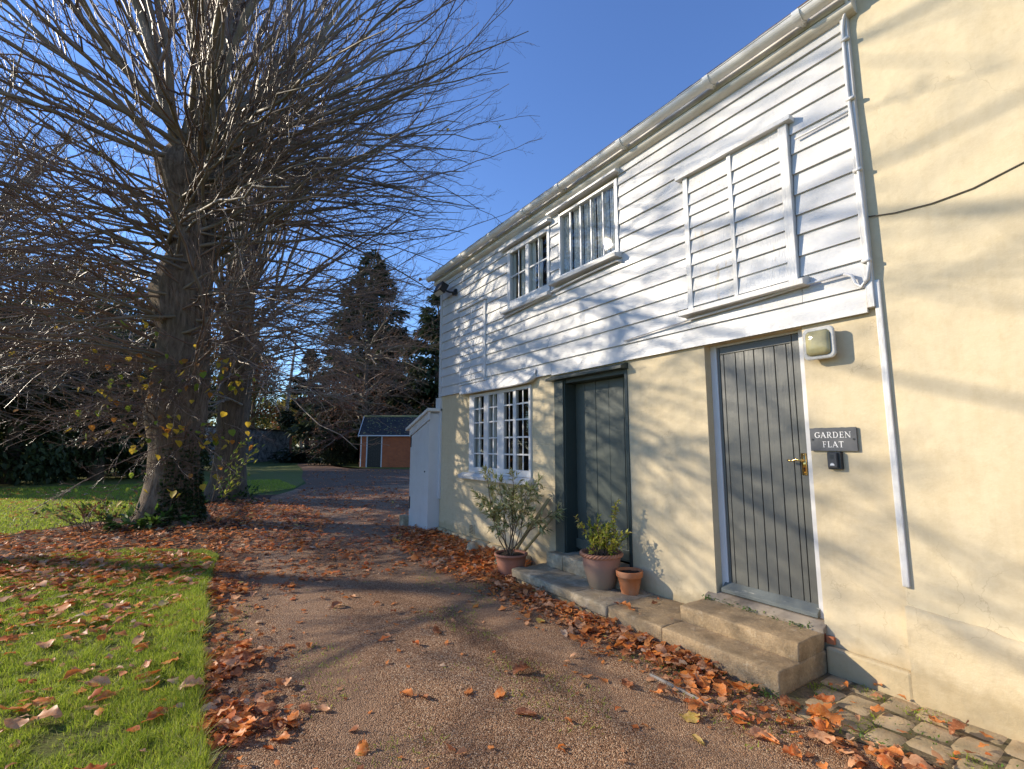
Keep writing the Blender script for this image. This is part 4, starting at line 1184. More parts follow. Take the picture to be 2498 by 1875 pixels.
# weeds along the step joints
wx, wy, wz = [], [], []
for (cx, cy, cz, cnt, sp) in [(3.86,2.77,.272,40,.035),(3.87,2.58,.272,45,.05),(3.87,2.40,.272,40,.04),(3.87,2.22,.272,22,.035),(3.87,2.03,.272,55,.055),(3.86,2.95,.15,45,.045),
                              (3.24,2.28,.0,40,.06),(3.23,2.02,.0,45,.05),(3.22,1.92,.0,45,.05),(3.02,2.45,0,35,.08),(3.2,2.75,0,30,.06),(3.45,1.2,.02,22,.06),(3.42,.8,.02,28,.06),(3.6,.55,.02,40,.08),(3.2,1.35,.01,30,.06)]:
    wx += list(rng.normal(cx, sp*.5, cnt)); wy += list(rng.normal(cy, sp, cnt)); wz += list(cz+np.abs(rng.normal(0,.012,cnt)))
wx, wy, wz = map(np.array, (wx, wy, wz)); wx = np.minimum(wx, 3.895)
leaflets(wx, wy, wz, .022, .012, [M['weed'], M['privet']], 'weeds', None, .7)

# ------------------------------------------------------------------ trees
def unit(v): return v/(np.linalg.norm(v, axis=-1, keepdims=True)+1e-9)
def grow(p0, d0, L, P, bend, wig, g):
    """p0,d0 [N,3], L [N]; bend [N,3] quadratic term; returns [N,P,3]"""
    n = len(L); s = np.linspace(0, 1, P)[None,:,None]
    pts = p0[:,None,:] + L[:,None,None]*(s*d0[:,None,:] + s*s*bend[:,None,:])
    w = np.cumsum(g.normal(0, 1, (n, P, 3)), 1)*wig*L[:,None,None]/P
    w -= w[:, :1]
    return pts + w
def spawn(par, rpar, per, g, s0, s1, ang, Lf, P, up, wig, rratio, rmin, jit=.25, bendup=.15):
    """side shoots along polylines"""
    n, Pp, _ = par.shape
    idx = np.repeat(np.arange(n), per)
    s = (np.tile((np.arange(per)+.5)/per, n) + g.uniform(-.5,.5,n*per)/per)*(s1-s0)+s0
    f = s*(Pp-1); i = np.clip(f.astype(int), 0, Pp-2); t = (f-i)[:,None]
    p0 = par[idx,i]*(1-t)+par[idx,i+1]*t
    T = unit(par[idx,i+1]-par[idx,i])
    r0 = rpar[idx,i]*(1-t[:,0])+rpar[idx,i+1]*t[:,0]
    A = g.normal(0,1,(n*per,3)); A = unit(A - (A*T).sum(1,keepdims=True)*T)
    A = unit(A + np.array([0,0,up]))
    an = ang*g.uniform(.65,1.35,n*per)[:,None]
    D = unit(T*np.cos(an)+A*np.sin(an))
    Lp = np.linalg.norm(np.diff(par,axis=1),axis=2).sum(1)[idx]
    L = Lf*Lp*(1.15-s*.75)*g.uniform(.45,1.35,n*per)
    b = T*.18 + np.array([0,0,1.])*g.normal(bendup,jit,(n*per))[:,None]
    pts = grow(p0, D, L, P, b, wig, g)
    r = np.maximum(rmin, r0*rratio)
    rad = r[:,None]*np.linspace(1,.35,P)[None,:]
    return pts, np.maximum(rad, rmin*.6)

def trunk_mesh(name, axis, rad, mat, parent, sides=28, flute=.10, seed=0, lumps=()):
    """axis: list of points, rad list; fluted, burred surface"""
    ax = np.array(axis, float); n = len(ax)
    V = []
    for i in range(n):
        for k in range(sides):
            a = 2*math.pi*k/sides; c, s = math.cos(a), math.sin(a)
            p = Vector((c*1.6, s*1.6, ax[i][2]*.55 + seed))
            f = 1 + flute*mnoise.noise(p*1.7) + flute*.6*mnoise.noise(Vector((c*4, s*4, ax[i][2]*.7+seed)))
            root = max(0, 1-ax[i][2]/.7)
            f += root*root*.28*(1+math.sin(a*5+seed))*.5
            r = rad[i]*f
            q = np.array([ax[i][0]+c*r, ax[i][1]+s*r, ax[i][2]])
            for (lx,ly,lz,lr,la) in lumps:
                dd = np.linalg.norm(q-np.array([lx,ly,lz]))
                q = q + np.array([c,s,0])*la*math.exp(-(dd/lr)**2)
            V.append(q)
    F = [(i*sides+k, i*sides+(k+1)%sides, (i+1)*sides+(k+1)%sides, (i+1)*sides+k) for i in range(n-1) for k in range(sides)]
    c0 = len(V); V.append(ax[-1]+np.array([0,0,rad[-1]*.4]))
    F += [((n-1)*sides+k, (n-1)*sides+(k+1)%sides, c0, c0) for k in range(0)]
    o = npobj(name, np.array(V), np.array(F), mat, parent, smooth=True)
    return o

def limbs(parent, groups, g, cap_parts=120, per2=20, per3=7, L2=.20, L3=.34, s2=.18, tw='twig', P1=14, up2=.25, rtw=.0032):
    """groups: list of (n, centre fn, el range, az centre, az spread, L range, r range, bend up, outward)"""
    allP, allR = [], []
    for (n, src, el, az, azs, Lr, rr, bu, bo) in groups:
        p0 = np.array([src(g) for _ in range(n)])
        e = np.radians(g.uniform(el[0], el[1], n)); a = np.radians(az + g.uniform(-azs, azs, n))
        d = np.stack([np.cos(a)*np.cos(e), np.sin(a)*np.cos(e), np.sin(e)], -1)
        h = np.stack([np.cos(a), np.sin(a), 0*a], -1)
        L = g.uniform(Lr[0], Lr[1], n)
        b = np.array([0,0,1.])*g.normal(bu, .10, n)[:,None] + h*bo
        pts = grow(p0, d, L, P1, b, .12, g)
        lowz = pts[..., 2]; pts[..., 2] = np.where(lowz < 2.0, 2.0 - 1.35*(1-np.exp(-np.maximum(0, 2.0-lowz)/1.35)), lowz) if Lr[1] > 3.4 else lowz
        r = g.uniform(rr[0], rr[1], n)
        allP.append(pts); allR.append(r[:,None]*(np.linspace(1,.0,P1)[None,:]**.85*.86+.14))
    Pm = np.concatenate(allP); Rm = np.concatenate(allR)
    order = np.argsort(-Rm[:,0])
    part_i, rest = order[:cap_parts], order[cap_parts:]
    for i in part_i:
        V, F = tubes(Pm[i:i+1], Rm[i:i+1], 7)
        npobj('limb', V, F, M['limb'], parent, smooth=True)
    Vs, Fs, off = [], [], 0
    def put(P_, R_, sides):
        nonlocal off
        V, F = tubes(P_, R_, sides); Vs.append(V); Fs.append(F+off); off += len(V)
    if len(rest): put(Pm[rest], Rm[rest], 6)
    Pf, Rf = spawn(Pm, Rm, 2, g, .22, .72, .42, .62, P1, .15, .16, .68, .007)
    put(Pf, Rf, 5)
    Pa, Ra = np.concatenate([Pm, Pf]), np.concatenate([Rm, Rf])
    P2, R2 = spawn(Pa, Ra, max(3, per2//2), g, s2, .98, .72, L2, 8, up2, .20, .45, .0048)
    put(P2, R2, 4)
    P3, R3 = spawn(P2, R2, per3, g, .15, 1.0, .75, L3, 5, .15, .16, .55, rtw)
    put(P3, R3, 3)
    npobj('twigs', np.concatenate(Vs), np.concatenate(Fs), M[tw], parent, kind='stuff')
    return Pm, P2, P3

def ball(cx, cy, cz, r):
    def f(g):
        v = unit(g.normal(0,1,3)); return np.array([cx,cy,cz]) + v*r*np.array([1,1,.8])*g.uniform(.55,1)
    return f
def column(axis, r, z0, z1, az=None, azs=180):
    ax = np.array(axis)
    def f(g):
        z = g.uniform(z0, z1); x = np.interp(z, ax[:,2], ax[:,0]); y = np.interp(z, ax[:,2], ax[:,1])
        a = np.radians(g.uniform(0,360) if az is None else az+g.uniform(-azs,azs))
        return np.array([x+math.cos(a)*r, y+math.sin(a)*r, z])
    return f

# the big pollarded lime by the drive
T1 = (-.36, 12.75)
t1 = thing('lime_tree', 'big pollarded lime tree with a swollen trunk and bare fanning shoots beside the drive', 'tree', (T1[0], T1[1], 0))
ax1 = [(T1[0]+dx, T1[1], z) for dx, z in ((0,-.1),(0,.15),(0,.5),(.02,1.0),(.03,1.6),(.04,2.3),(.02,3.1),(0,4.0),(-.02,5.0),(-.02,5.9),(-.02,6.6),(-.04,7.2),(-.05,7.7),(-.05,8.2),(-.05,8.55))]
rd1 = [.66,.57,.51,.48,.47,.50,.50,.47,.44,.42,.42,.47,.55,.56,.42]
lm = [(T1[0]-.5,T1[1]-.2,2.6,.4,.22),(T1[0]+.3,T1[1]-.5,3.4,.35,.16),(T1[0]-.5,T1[1],4.9,.45,.30),(T1[0]+.45,T1[1]-.1,5.6,.35,.18),(T1[0]-.45,T1[1]-.3,7.7,.4,.30),(T1[0]+.45,T1[1]+.1,8.0,.45,.28),(T1[0]-.2,T1[1]-.5,1.9,.3,.10)]
trunk_mesh('trunk', ax1, rd1, M['bark'], t1, 36, .13, 1.3, lm)
g1 = np.random.default_rng(101)
kn = ball(T1[0]-.05, T1[1], 8.1, .5)
B = [
 (16, kn, (56,88), 0, 180, (7.0,10.5), (.075,.135), .02, .02),
 (24, kn, (22,60), 0, 180, (5.8,8.8), (.05,.095), .10, .02),
 (16, kn, (2,28), 0, 180, (5.0,7.8), (.036,.06), .02, .0),
 (20, column(ax1,.42,5.6,7.6), (4,40), -50, 45, (5.0,7.2), (.028,.048), -.16, 0),
 (12, kn, (2,48), -32, 48, (6.0,8.0), (.034,.06), -.02, .0),
 (8, kn, (-4,34), 238, 34, (5.6,7.8), (.034,.062), .0, .0),
 (18, column(ax1,.42,3.4,7.4), (0,36), -22, 58, (4.6,7.4), (.024,.042), -.14, .0),
 (30, column(ax1,.42,4.2,7.4), (-4,36), 0, 180, (4.2,7.0), (.024,.044), -.20, .0),
 (64, column(ax1,.45,3.2,7.4,195,85), (-10,28), 186, 50, (3.6,7.0), (.018,.036), -.24, .0),
 (26, column(ax1,.45,2.6,5.2,-40,70), (-14,20), -30, 60, (3.0,6.0), (.015,.028), -.16, 0),
 (30, column(ax1,.46,1.7,3.4,215,90), (-25,25), 215, 85, (1.0,3.2), (.008,.016), -.20, 0),
 (20, column(ax1,.47,1.2,3.8,-70,80), (-40,20), -70, 80, (.5,1.5), (.006,.011), -.30, 0),
]
Pm1, P21, P31 = limbs(t1, B, g1, 160, 16, 7, .20, .36)

# second lime behind it
T2 = (.95, 17.6)
t2 = thing('lime_tree', 'second lime tree with dark trunk and upright poles, standing behind the big lime', 'tree', (T2[0], T2[1], 0))
ax2 = [(T2[0]+dx, T2[1], z) for dx, z in ((0,-.1),(0,.2),(0,.6),(0,1.4),(0,2.4),(.02,3.0),(.03,3.6),(.04,4.2),(.05,4.8),(.05,5.3))]
rd2 = [.62,.54,.47,.44,.43,.44,.42,.45,.50,.30]
trunk_mesh('trunk', ax2, rd2, M['bark_dark'], t2, 30, .12, 5.1, [(T2[0]-.4,T2[1]-.2,3.4,.4,.18),(T2[0]+.3,T2[1],4.7,.5,.25)])
g2 = np.random.default_rng(202)
kn2 = ball(T2[0]+.05, T2[1], 4.9, .5)
B2 = [
 (30, kn2, (70,90), 0, 180, (7.0,10.5), (.05,.095), .0, .02),
 (14, kn2, (20,66), 0, 180, (5.0,8.0), (.045,.075), .04, .04),
 (16, column(ax2,.40,3.2,5.0), (-4,32), -20, 75, (4.0,7.0), (.022,.042), -.12, .0),
 (12, column(ax2,.40,2.4,4.8), (-12,18), 180, 80, (3.0,6.0), (.02,.04), -.12, .0),
 (10, column(ax2,.44,1.6,4.0), (-30,20), -60, 90, (.6,1.8), (.007,.012), -.2, 0),
]
limbs(t2, B2, g2, 70, 11, 5, .16, .36)

# a third lime of the row stands to the left, its shoots reach into the picture and it shades the drive
T3 = (-8.6, 25.5)
t3 = thing('lime_tree', 'lime tree at the left whose drooping bare shoots reach across the lawn', 'tree', (T3[0], T3[1], 0))
ax3 = [(T3[0], T3[1], z) for z in (-.1,.2,.6,1.5,3.0,4.5,6.0,7.0,7.6,8.0)]
trunk_mesh('trunk', ax3, [.62,.54,.48,.46,.47,.45,.43,.50,.52,.4], M['bark'], t3, 24, .12, 9.0)
g3 = np.random.default_rng(303)
kn3 = ball(T3[0], T3[1], 7.6, .5)
B3 = [
 (26, kn3, (35,88), 0, 180, (6.0,9.5), (.06,.11), .03, .03),
 (22, kn3, (0,40), 0, 180, (5.0,8.6), (.04,.08), .0, .02),
 (44, column(ax3,.42,3.2,7.4,-25,80), (-10,24), -25, 70, (4.6,8.6), (.022,.048), -.15, .0),
]
limbs(t3, B3, g3, 60, 16, 7, .17, .36)

T4 = (-20.5, 27.0)
t4 = thing('ash_tree', 'tall thin-crowned bare tree far to the left beyond the lawn', 'tree', (T4[0], T4[1], 0))
ax4 = [(T4[0], T4[1], z) for z in (-.1,.5,2,5,9,13,16,17.5)]
trunk_mesh('trunk', ax4, [.50,.42,.36,.32,.27,.22,.16,.09], M['bark'], t4, 16, .1, 2.0)
limbs(t4, [(3, column(ax4,.15,15.5,17.5), (35,78), 0, 180, (3.4,5.8), (.035,.08), .0, .05)], np.random.default_rng(505), 11, 8, 2, .25, .4)

# leaves still hanging on the big lime: one object each, sharing meshes
def leafmesh(kind, nL=5, heart=True):
    lr = random.Random(kind)
    us = [0,.08,.25,.5,.75,1.0]; wp = [0.10,.62,1.0,.86,.5,.02] if heart else [0.08,.35,.8,1.0,.6,.02]
    V, F = [], []
    curl = lr.uniform(-.25,.35); fold = lr.uniform(.05,.4)
    for i, u in enumerate(us):
        for k, s in enumerate((-1,-.5,0,.5,1)):
            w = wp[i]*.46*s
            x = u - (.10*abs(s) if i == 1 and heart else 0)
            z = curl*(u-.4)**2*1.6 + fold*abs(w)*.9 + lr.uniform(-.02,.02)
            V.append((x, w*(1+lr.uniform(-.06,.06)), z))
    n = 5
    for i in range(len(us)-1):
        for k in range(n-1): F.append((i*n+k, i*n+k+1, (i+1)*n+k+1, (i+1)*n+k))
    b = len(V); V += [(-.45,.006,.03),(-.45,-.006,.03),(0,-.008,0),(0,.008,0)]; F.append((b,b+1,b+2,b+3))
    me = bpy.data.meshes.new('leaf'); me.from_pydata(V, [], F); me.polygons.foreach_set('use_smooth',[True]*len(F)); me.update()
    return me
LM = []
for i in range(9):
    me = leafmesh(i); me.materials.append(TREELEAF[[0,0,1,0,2,0,1,2,0][i]]); LM.append(me)
def hang(parent, pts, sizes, gg):
    o3 = org(parent)
    for p, s in zip(pts, sizes):
        o = bpy.data.objects.new('leaf', LM[gg.integers(0, len(LM))]); col.objects.link(o)
        o.parent = parent; o.location = Vector(p)-Vector(o3); o.scale = (s,s,s)
        o.rotation_euler = (gg.uniform(-.6,.6), gg.uniform(.5,1.5), gg.uniform(0,6.28))
tips = P31[:, -1]
az_front = (tips[:,0]*Fv[0]+tips[:,1]*Fv[1])
low = tips[(tips[:,2] < 4.4) & (tips[:,2] > 1.0)]
nearT = low[np.hypot(low[:,0]-T1[0], low[:,1]-T1[1]) < 1.9]
pick = np.concatenate([low[g1.choice(len(low), 42, False)], nearT[g1.choice(len(nearT), min(60, len(nearT)), False)], tips[g1.choice(len(tips), 45, False)]])
hang(t1, pick, g1.uniform(.075,.14,len(pick)), g1)
p2 = []
for i in range(64):
    a = g1.uniform(-2.6, .1); p2.append((T1[0]+.02+math.cos(a)*g1.uniform(.6,1.5), T1[1]+math.sin(a)*g1.uniform(.6,1.5), g1.choice([2.0,1.75,2.9,3.3,3.6,.75])+g1.normal(0,.16)))
hang(t1, p2, g1.uniform(.10,.17,64), g1)

# ---------------- things growing at the trunk foot
iv = thing('ivy', 'dark ivy climbing the shaded side of the big lime trunk', 'ivy', (T1[0]+.3, T1[1]-.5, 0))
n = 1500; a = rng.uniform(-1.9,.5,n); z = np.abs(rng.normal(0,.75,n)); rr_ = np.interp(z, [0,.5,1,3], [.68,.56,.53,.53])
leaflets(T1[0]+np.cos(a)*rr_, T1[1]+np.sin(a)*rr_, z, .07, .07, [M['ivy'], M['yew2']], 'foliage', iv, .6)
mb = MB()
for k in range(6):
    a0 = rng.uniform(-1.8,.3); mb.tube([(T1[0]+math.cos(a0+.06*math.sin(t*3+k))*(.62-.1*min(t,1)), T1[1]+math.sin(a0+.06*math.sin(t*3+k))*(.62-.1*min(t,1)), t) for t in np.linspace(0,1.7,8)], .010, 5)
obj('stem', mb, M['stem'], iv)
def shrub(name, label, cat, base, nst, Lr, el, az, azs, bend, r, leafL, leafW, mats, nleaf, zmin=.2, P=9, stem='stem', per=5, Lf=.4, probs=None, tilt=.7, rad=.08, group=None, seed=1):
    g = np.random.default_rng(seed)
    t = thing(name, label, cat, base, group)
    p0 = np.array(base)+np.stack([g.normal(0,rad,nst), g.normal(0,rad,nst), np.zeros(nst)], -1)
    e = np.radians(g.uniform(el[0],el[1],nst)); a = np.radians(az+g.uniform(-azs,azs,nst))
    d = np.stack([np.cos(a)*np.cos(e), np.sin(a)*np.cos(e), np.sin(e)], -1)
    Pm = grow(p0, d, g.uniform(Lr[0],Lr[1],nst), P, np.tile(np.array([0,0,bend]),(nst,1)), .12, g)
    Rm = r*np.linspace(1,.35,P)[None,:]*g.uniform(.7,1.3,nst)[:,None]
    P2, R2 = spawn(Pm, Rm, per, g, .3, 1, .7, Lf, 6, .1, .12, .5, r*.25)
    V1, F1 = tubes(Pm, Rm, 5); V2, F2 = tubes(P2, R2, 4)
    npobj('stems', np.concatenate([V1,V2]), np.concatenate([F1,F2+len(V1)]), M[stem], t)
    allp = np.concatenate([P2.reshape(-1,3), Pm[:,3:].reshape(-1,3)]); alld = np.concatenate([np.gradient(P2,axis=1).reshape(-1,3), np.gradient(Pm,axis=1)[:,3:].reshape(-1,3)])
    ok = allp[:,2] > base[2]+zmin
    allp, alld = allp[ok], unit(alld[ok])
    k = g.integers(0, len(allp), nleaf)
    q = allp[k] + g.normal(0,.012,(nleaf,3))
    leaflets(q[:,0], q[:,1], q[:,2], leafL, leafW, [M[x] for x in mats], 'foliage', t, tilt, probs=probs, dirs=alld[k])
    return t
shrub('privet_sapling', 'leggy green sapling leaning out on the right of the big lime trunk', 'sapling', (.30, 13.3, 0), 4, (1.0,1.9), (48,70), -15, 25, -.05, .010, .12, .045, ['privet','box1'], 170, .25, seed=4)
shrub('bramble', 'twiggy bramble with a few green leaves at the left foot of the big lime', 'shrub', (-1.35, 12.5, 0), 22, (.5,1.25), (25,80), 180, 110, -.25, .007, .10, .065, ['weed','privet','olive2','beech'], 240, .12, per=4, Lf=.35, seed=5, rad=.25)
shrub('dock_clump', 'clump of broad dark green leaves in front of the big lime', 'plant', (-.72, 12.15, 0), 26, (.25,.5), (10,65), 0, 180, -.3, .008, .20, .085, ['dock','ivy','weed'], 230, .03, per=2, Lf=.3, tilt=.5, seed=6, rad=.20)
shrub('ivy', 'low green growth at the foot of the second lime', 'ivy', (1.0, 16.9, 0), 14, (.3,.6), (15,60), 0, 180, -.3, .007, .12, .07, ['ivy','weed'], 160, .03, seed=8, rad=.3)

# ---------------- background trees
def crown_tree(name, label, x, y, h, r, mats, n, shape='round', trunk_r=.3, leaf=.35, seed=0, base=.12, probs=None, group=None, limb_n=14, cat='tree', flat=1.0, bk='bark_dark'):
    g = np.random.default_rng(seed); z0 = float(H(x,y))
    t = thing(name, label, cat, (x, y, z0), group)
    mb = MB(); zs = np.linspace(-.2, h*.8, 7); mb.tube([(x+g.normal(0,.04), y+g.normal(0,.04), z0+z) for z in zs], trunk_r*np.linspace(1.1,.25,7), 9)
    obj('trunk', mb, M[bk], t, smooth=True)
    # clumps on limbs
    nc = max(18, n//110)
    if shape == 'cone':
        u = g.random(nc)**.75; zc = h*(base+(1-base)*u); rc = r*(1-u)**.72*(.7+.6*g.random(nc))+.15; a = g.uniform(0,6.28,nc)
        k = g.random(nc)**.45
        C = np.stack([x+np.cos(a)*rc*k, y+np.sin(a)*rc*k, z0+zc-.18*rc*k], -1); cs = (.28*r*(1-u)+.30)*g.uniform(.6,1.3,nc)
        sq = np.array([1,1,.45])
    else:
        v = unit(g.normal(0,1,(nc,3))); k = g.random(nc)**.4
        C = np.array([x, y, z0+h*(base+1)/2]) + v*k[:,None]*np.array([r, r, h*(1-base)/2])*.86
        if base == 0: C[:,2] = z0+.25+np.abs(v[:,2])**.8*k**.6*h*.88
        cs = r*.30*g.uniform(.5,1.35,nc); sq = np.array([1,1,.75])
    m = g.multinomial(n, cs**2/(cs**2).sum()); ci = np.repeat(np.arange(nc), m)
    v = unit(g.normal(0,1,(n,3)))*(g.random(n)**.5)[:,None]
    Pp = C[ci]+v*cs[ci][:,None]*sq
    Pp[:,2] = np.maximum(Pp[:,2], z0+.05)
    tone = g.choice(len(mats), nc, p=probs)[ci]; sw = g.random(n) < .25
    tone = np.where(sw, g.choice(len(mats), n, p=probs), tone)
    out = unit(Pp-np.array([x,y,z0+h*.4])) if shape != 'cone' else unit((Pp-np.array([x,y,0]))*np.array([1,1,0])+np.array([0,0,-.35]))
    leaflets(Pp[:,0],Pp[:,1],Pp[:,2], leaf, leaf*(.55 if shape != 'cone' else .38), [M[k_] for k_ in mats], 'crown', t, .8, mi=tone, dirs=out)
    mb = MB()
    for i in g.choice(nc, min(limb_n, nc), False):
        zb = z0+max(.15*h, min(h*.75, (C[i,2]-z0)*.75)); a_ = np.array([x,y,zb]); mid = (a_+C[i])/2+np.array([0,0,.08*h*(.2 if shape == 'cone' else 1)])
        mb.tube([a_, mid, C[i]], [trunk_r*.3, trunk_r*.2, trunk_r*.06], 5)
    obj('limbs', mb, M[bk], t, kind='stuff')
    return t
hd = 'dark evergreen trees behind the lawn'
for i, (x, y, h, r) in enumerate([(-9.3,28.5,7.8,2.7),(-6.6,29.5,9.2,2.9),(-3.9,30.5,8.6,2.9),(-1.3,32.5,7.6,2.4),(-8.0,33.5,10.8,3.2),(-4.8,35.5,11.5,3.4),(-1.6,38,9.6,3.0)]):
    lab = ['dark yew at the left end of the evergreens behind the lawn','dense holly second from the left behind the lawn','broad dark yew in the middle of the evergreens behind the lawn','smaller dark holly nearest the big lime trunk, behind the lawn',
           'tall holly rising at the far left behind the front evergreens','tallest dark yew behind the front row of evergreens','dark evergreen behind the big lime, left of the flint wall'][i]
    crown_tree('yew_tree' if i in (0,2,5) else 'holly_tree', lab, x, y, h, r, ['yew','yew2'] if i in (0,2,5) else ['yew2','yew','olivefar'], 6500, seed=40+i, leaf=.30, base=.0, probs=[.7,.3] if i in (0,2,5) else [.55,.3,.15], group=hd)
crown_tree('ash_tree', 'yellowing autumn tree at the upper left behind the evergreens', -6.2, 44, 15.5, 4.2, ['gold','olivefar','beech'], 4200, seed=61, leaf=.30, base=.25, probs=[.4,.35,.25], trunk_r=.35)
crown_tree('oak_tree', 'thin brownish autumn tree behind the lawn, left of the limes', -1.2, 52, 14, 4.4, ['olivefar','beech','gold'], 4200, seed=62, leaf=.32, base=.2, probs=[.45,.35,.2], trunk_r=.35)
crown_tree('oak_tree', 'tall brown-leaved oak at the far left above the dark evergreens', -10.5, 45, 16.5, 5.2, ['beech','olivefar','yew2'], 7500, seed=72, leaf=.34, base=.12, probs=[.5,.3,.2], trunk_r=.4, limb_n=24)
crown_tree('beech_tree', 'tall russet-brown beech directly behind the big lime trunk', -3.4, 47, 15.5, 4.8, ['beech','yew2','olivefar'], 7000, seed=73, leaf=.34, base=.10, probs=[.5,.25,.25], trunk_r=.4, limb_n=24)
crown_tree('maple_tree', 'green and gold autumn tree rising above the flint wall', 4.2, 70, 13, 5.2, ['gold','olivefar','yew2'], 6500, seed=63, leaf=.38, base=.08, probs=[.35,.4,.25], trunk_r=.35)
crown_tree('maple_tree', 'golden tree right of the leaning pole, behind the flint wall', 10.3, 78, 9.5, 4.0, ['gold','olivefar','russet'], 4200, seed=64, leaf=.36, base=.05, probs=[.5,.35,.15], trunk_r=.3)
crown_tree('fir_tree', 'dark fir between the leaning pole and the brick shed', 10.4, 58, 12.5, 2.5, ['spruce','yew'], 6500, 'cone', .3, .50, 65, .30)
crown_tree('spruce_tree', 'tall dark spruce rising behind the brick shed', 15.6, 53.5, 24.0, 7.0, ['spruce','spruce2','spruce'], 30000, 'cone', .4, .80, 66, .04)
crown_tree('spruce_tree', 'broad dark spruce against the far corner of the house', 20.4, 45.5, 17.6, 5.6, ['spruce','spruce2','yew2'], 24000, 'cone', .4, .70, 67, .03)
crown_tree('yew_bush', 'round dark clipped bush beside the drive left of the brick shed', 9.9, 43.5, 2.9, 1.9, ['yew','yew2'], 6000, seed=68, leaf=.20, base=.0, trunk_r=.12, cat='bush')
crown_tree('cherry_tree', 'small russet-leaved tree on the sunny grass at the end of the drive', 15.6, 92, 6.6, 4.2, ['russet','gold'], 2600, seed=69, leaf=.42, base=.42, probs=[.85,.15], trunk_r=.35, bk='bark')
crown_tree('laurel_bush', 'dark laurel filling the gap behind the brick shed', 13.0, 47.5, 5.0, 2.6, ['yew','spruce'], 5000, seed=70, leaf=.28, base=.0, trunk_r=.15, cat='bush')
# the purple-brown beech drooping in front of the spruce
tb = thing('beech_tree', 'bare drooping beech with a few copper leaves above the brick shed', 'tree', (12.6, 43.6, 0))
axb = [(12.6,43.6,z) for z in (-.1,1,3,5,7,9,11)]
trunk_mesh('trunk', axb, [.36,.30,.27,.24,.2,.15,.08], M['bark_dark'], tb, 14, .06, 3)
gb = np.random.default_rng(404)
Pb, P2b, P3b = limbs(tb, [(40, column(axb,.15,2.6,11), (5,55), 0, 180, (4.0,7.4), (.05,.10), -.32, .05), (34, column(axb,.15,2.4,8), (-10,25), 0, 180, (3.6,6.4), (.03,.06), -.40, .05)], gb, 40, 18, 8, .24, .42, tw='twig_far', rtw=.010)
k = gb.integers(0, len(P3b), 3600); q = P3b[k, -1]; low_ = q[:,2] < 6.5; q = q[low_ | (gb.random(len(q)) < .25)]
leaflets(q[:,0], q[:,1], q[:,2], .17, .11, [M['beech'], M['russet']], 'foliage', tb, .8, probs=[.8,.2])
crown_tree('beech_tree', 'thin copper and brown tree behind the flint wall, left of the pole', 5.4, 63.5, 15.5, 5.6, ['beech','olivefar','yew2'], 5200, seed=71, leaf=.34, base=.10, probs=[.5,.3,.2], trunk_r=.3, limb_n=30)
# far wood closing the view
def far_wood():
    g = np.random.default_rng(77); X, Y, Z, T = [], [], [], []
    for i in range(110):
        a = R(YAW)+g.uniform(-1.05,.95); dd = g.uniform(125,175); x, y = dd*math.sin(a), dd*math.cos(a)
        h = g.uniform(9,17); r = g.uniform(4,7); n = 420; z0 = float(H(x,y))
        v = unit(g.normal(0,1,(n,3)))*(g.random(n)**.4)[:,None]
        X.append(x+v[:,0]*r); Y.append(y+v[:,1]*r); Z.append(np.maximum(z0+.2, z0+h*.52+v[:,2]*h*.52)); T.append(np.full(n, g.choice(4, p=[.4,.25,.2,.15])))
    leaflets(*map(np.concatenate, (X,Y,Z)), 1.3, .9, [M['olivefar'],M['yew2'],M['beech'],M['gold']], 'far_wood', None, .9, mi=np.concatenate(T))
far_wood()

# flint garden wall
fw = thing('flint_wall', 'dark flint garden wall in shade beyond the second lime', 'wall', (4.0, 55, 0))
A_, B_ = np.array([-1.5,48.0]), np.array([9.35,62.2]); dv = (B_-A_)/np.linalg.norm(B_-A_); nv = np.array([dv[1],-dv[0]])
def wall_box(u0,u1,w0,w1,z0,z1):
    mb = MB(); c = [A_+dv*u+nv*w for u, w in ((u0,w0),(u1,w0),(u1,w1),(u0,w1))]
    mb.add([(*p,z0) for p in c]+[(*p,z1) for p in c], [(0,3,2,1),(4,5,6,7),(0,1,5,4),(1,2,6,5),(2,3,7,6),(3,0,4,7)]); return mb
Lw = float(np.linalg.norm(B_-A_))
obj('wall', wall_box(0,Lw-.5,-.2,.2,-.2,3.25), M['flint'], fw)
obj('coping', wall_box(-.05,Lw+.02,-.26,.26,3.25,3.42), M['tile'], fw)
obj('brick_pier', wall_box(Lw-.498,Lw,-.24,.24,-.2,3.25), M['redbrick'], fw)
mb = MB()
gfl = np.random.default_rng(9)
for i in range(1800):
    u, z = gfl.uniform(.1,Lw-.6), gfl.uniform(.05,3.2); s = gfl.uniform(.05,.11); c = A_+dv*u+nv*.2
    e = [(math.cos(t)*s, math.sin(t)*s*.7) for t in (0.3,1.3,2.4,3.4,4.4,5.5)]
    mb.add([(*(c+dv*a_), z+b_) for a_, b_ in e]+[(*(c+nv*.05), z)], [(k_, (k_+1)%6, 6) for k_ in range(6)])
obj('flints', mb, M['flint'], fw, kind='stuff', recalc=False)

# leaning pole
pl = thing('utility_pole', 'tall leaning grey timber pole behind the flint wall', 'pole', (8.9, 66, 0))
mb = MB(); mb.tube([(8.9+.065*z,66-.02*z,z) for z in np.linspace(-.5,15,9)], np.linspace(.26,.13,9), 12); obj('shaft', mb, M['pole'], pl, smooth=True)

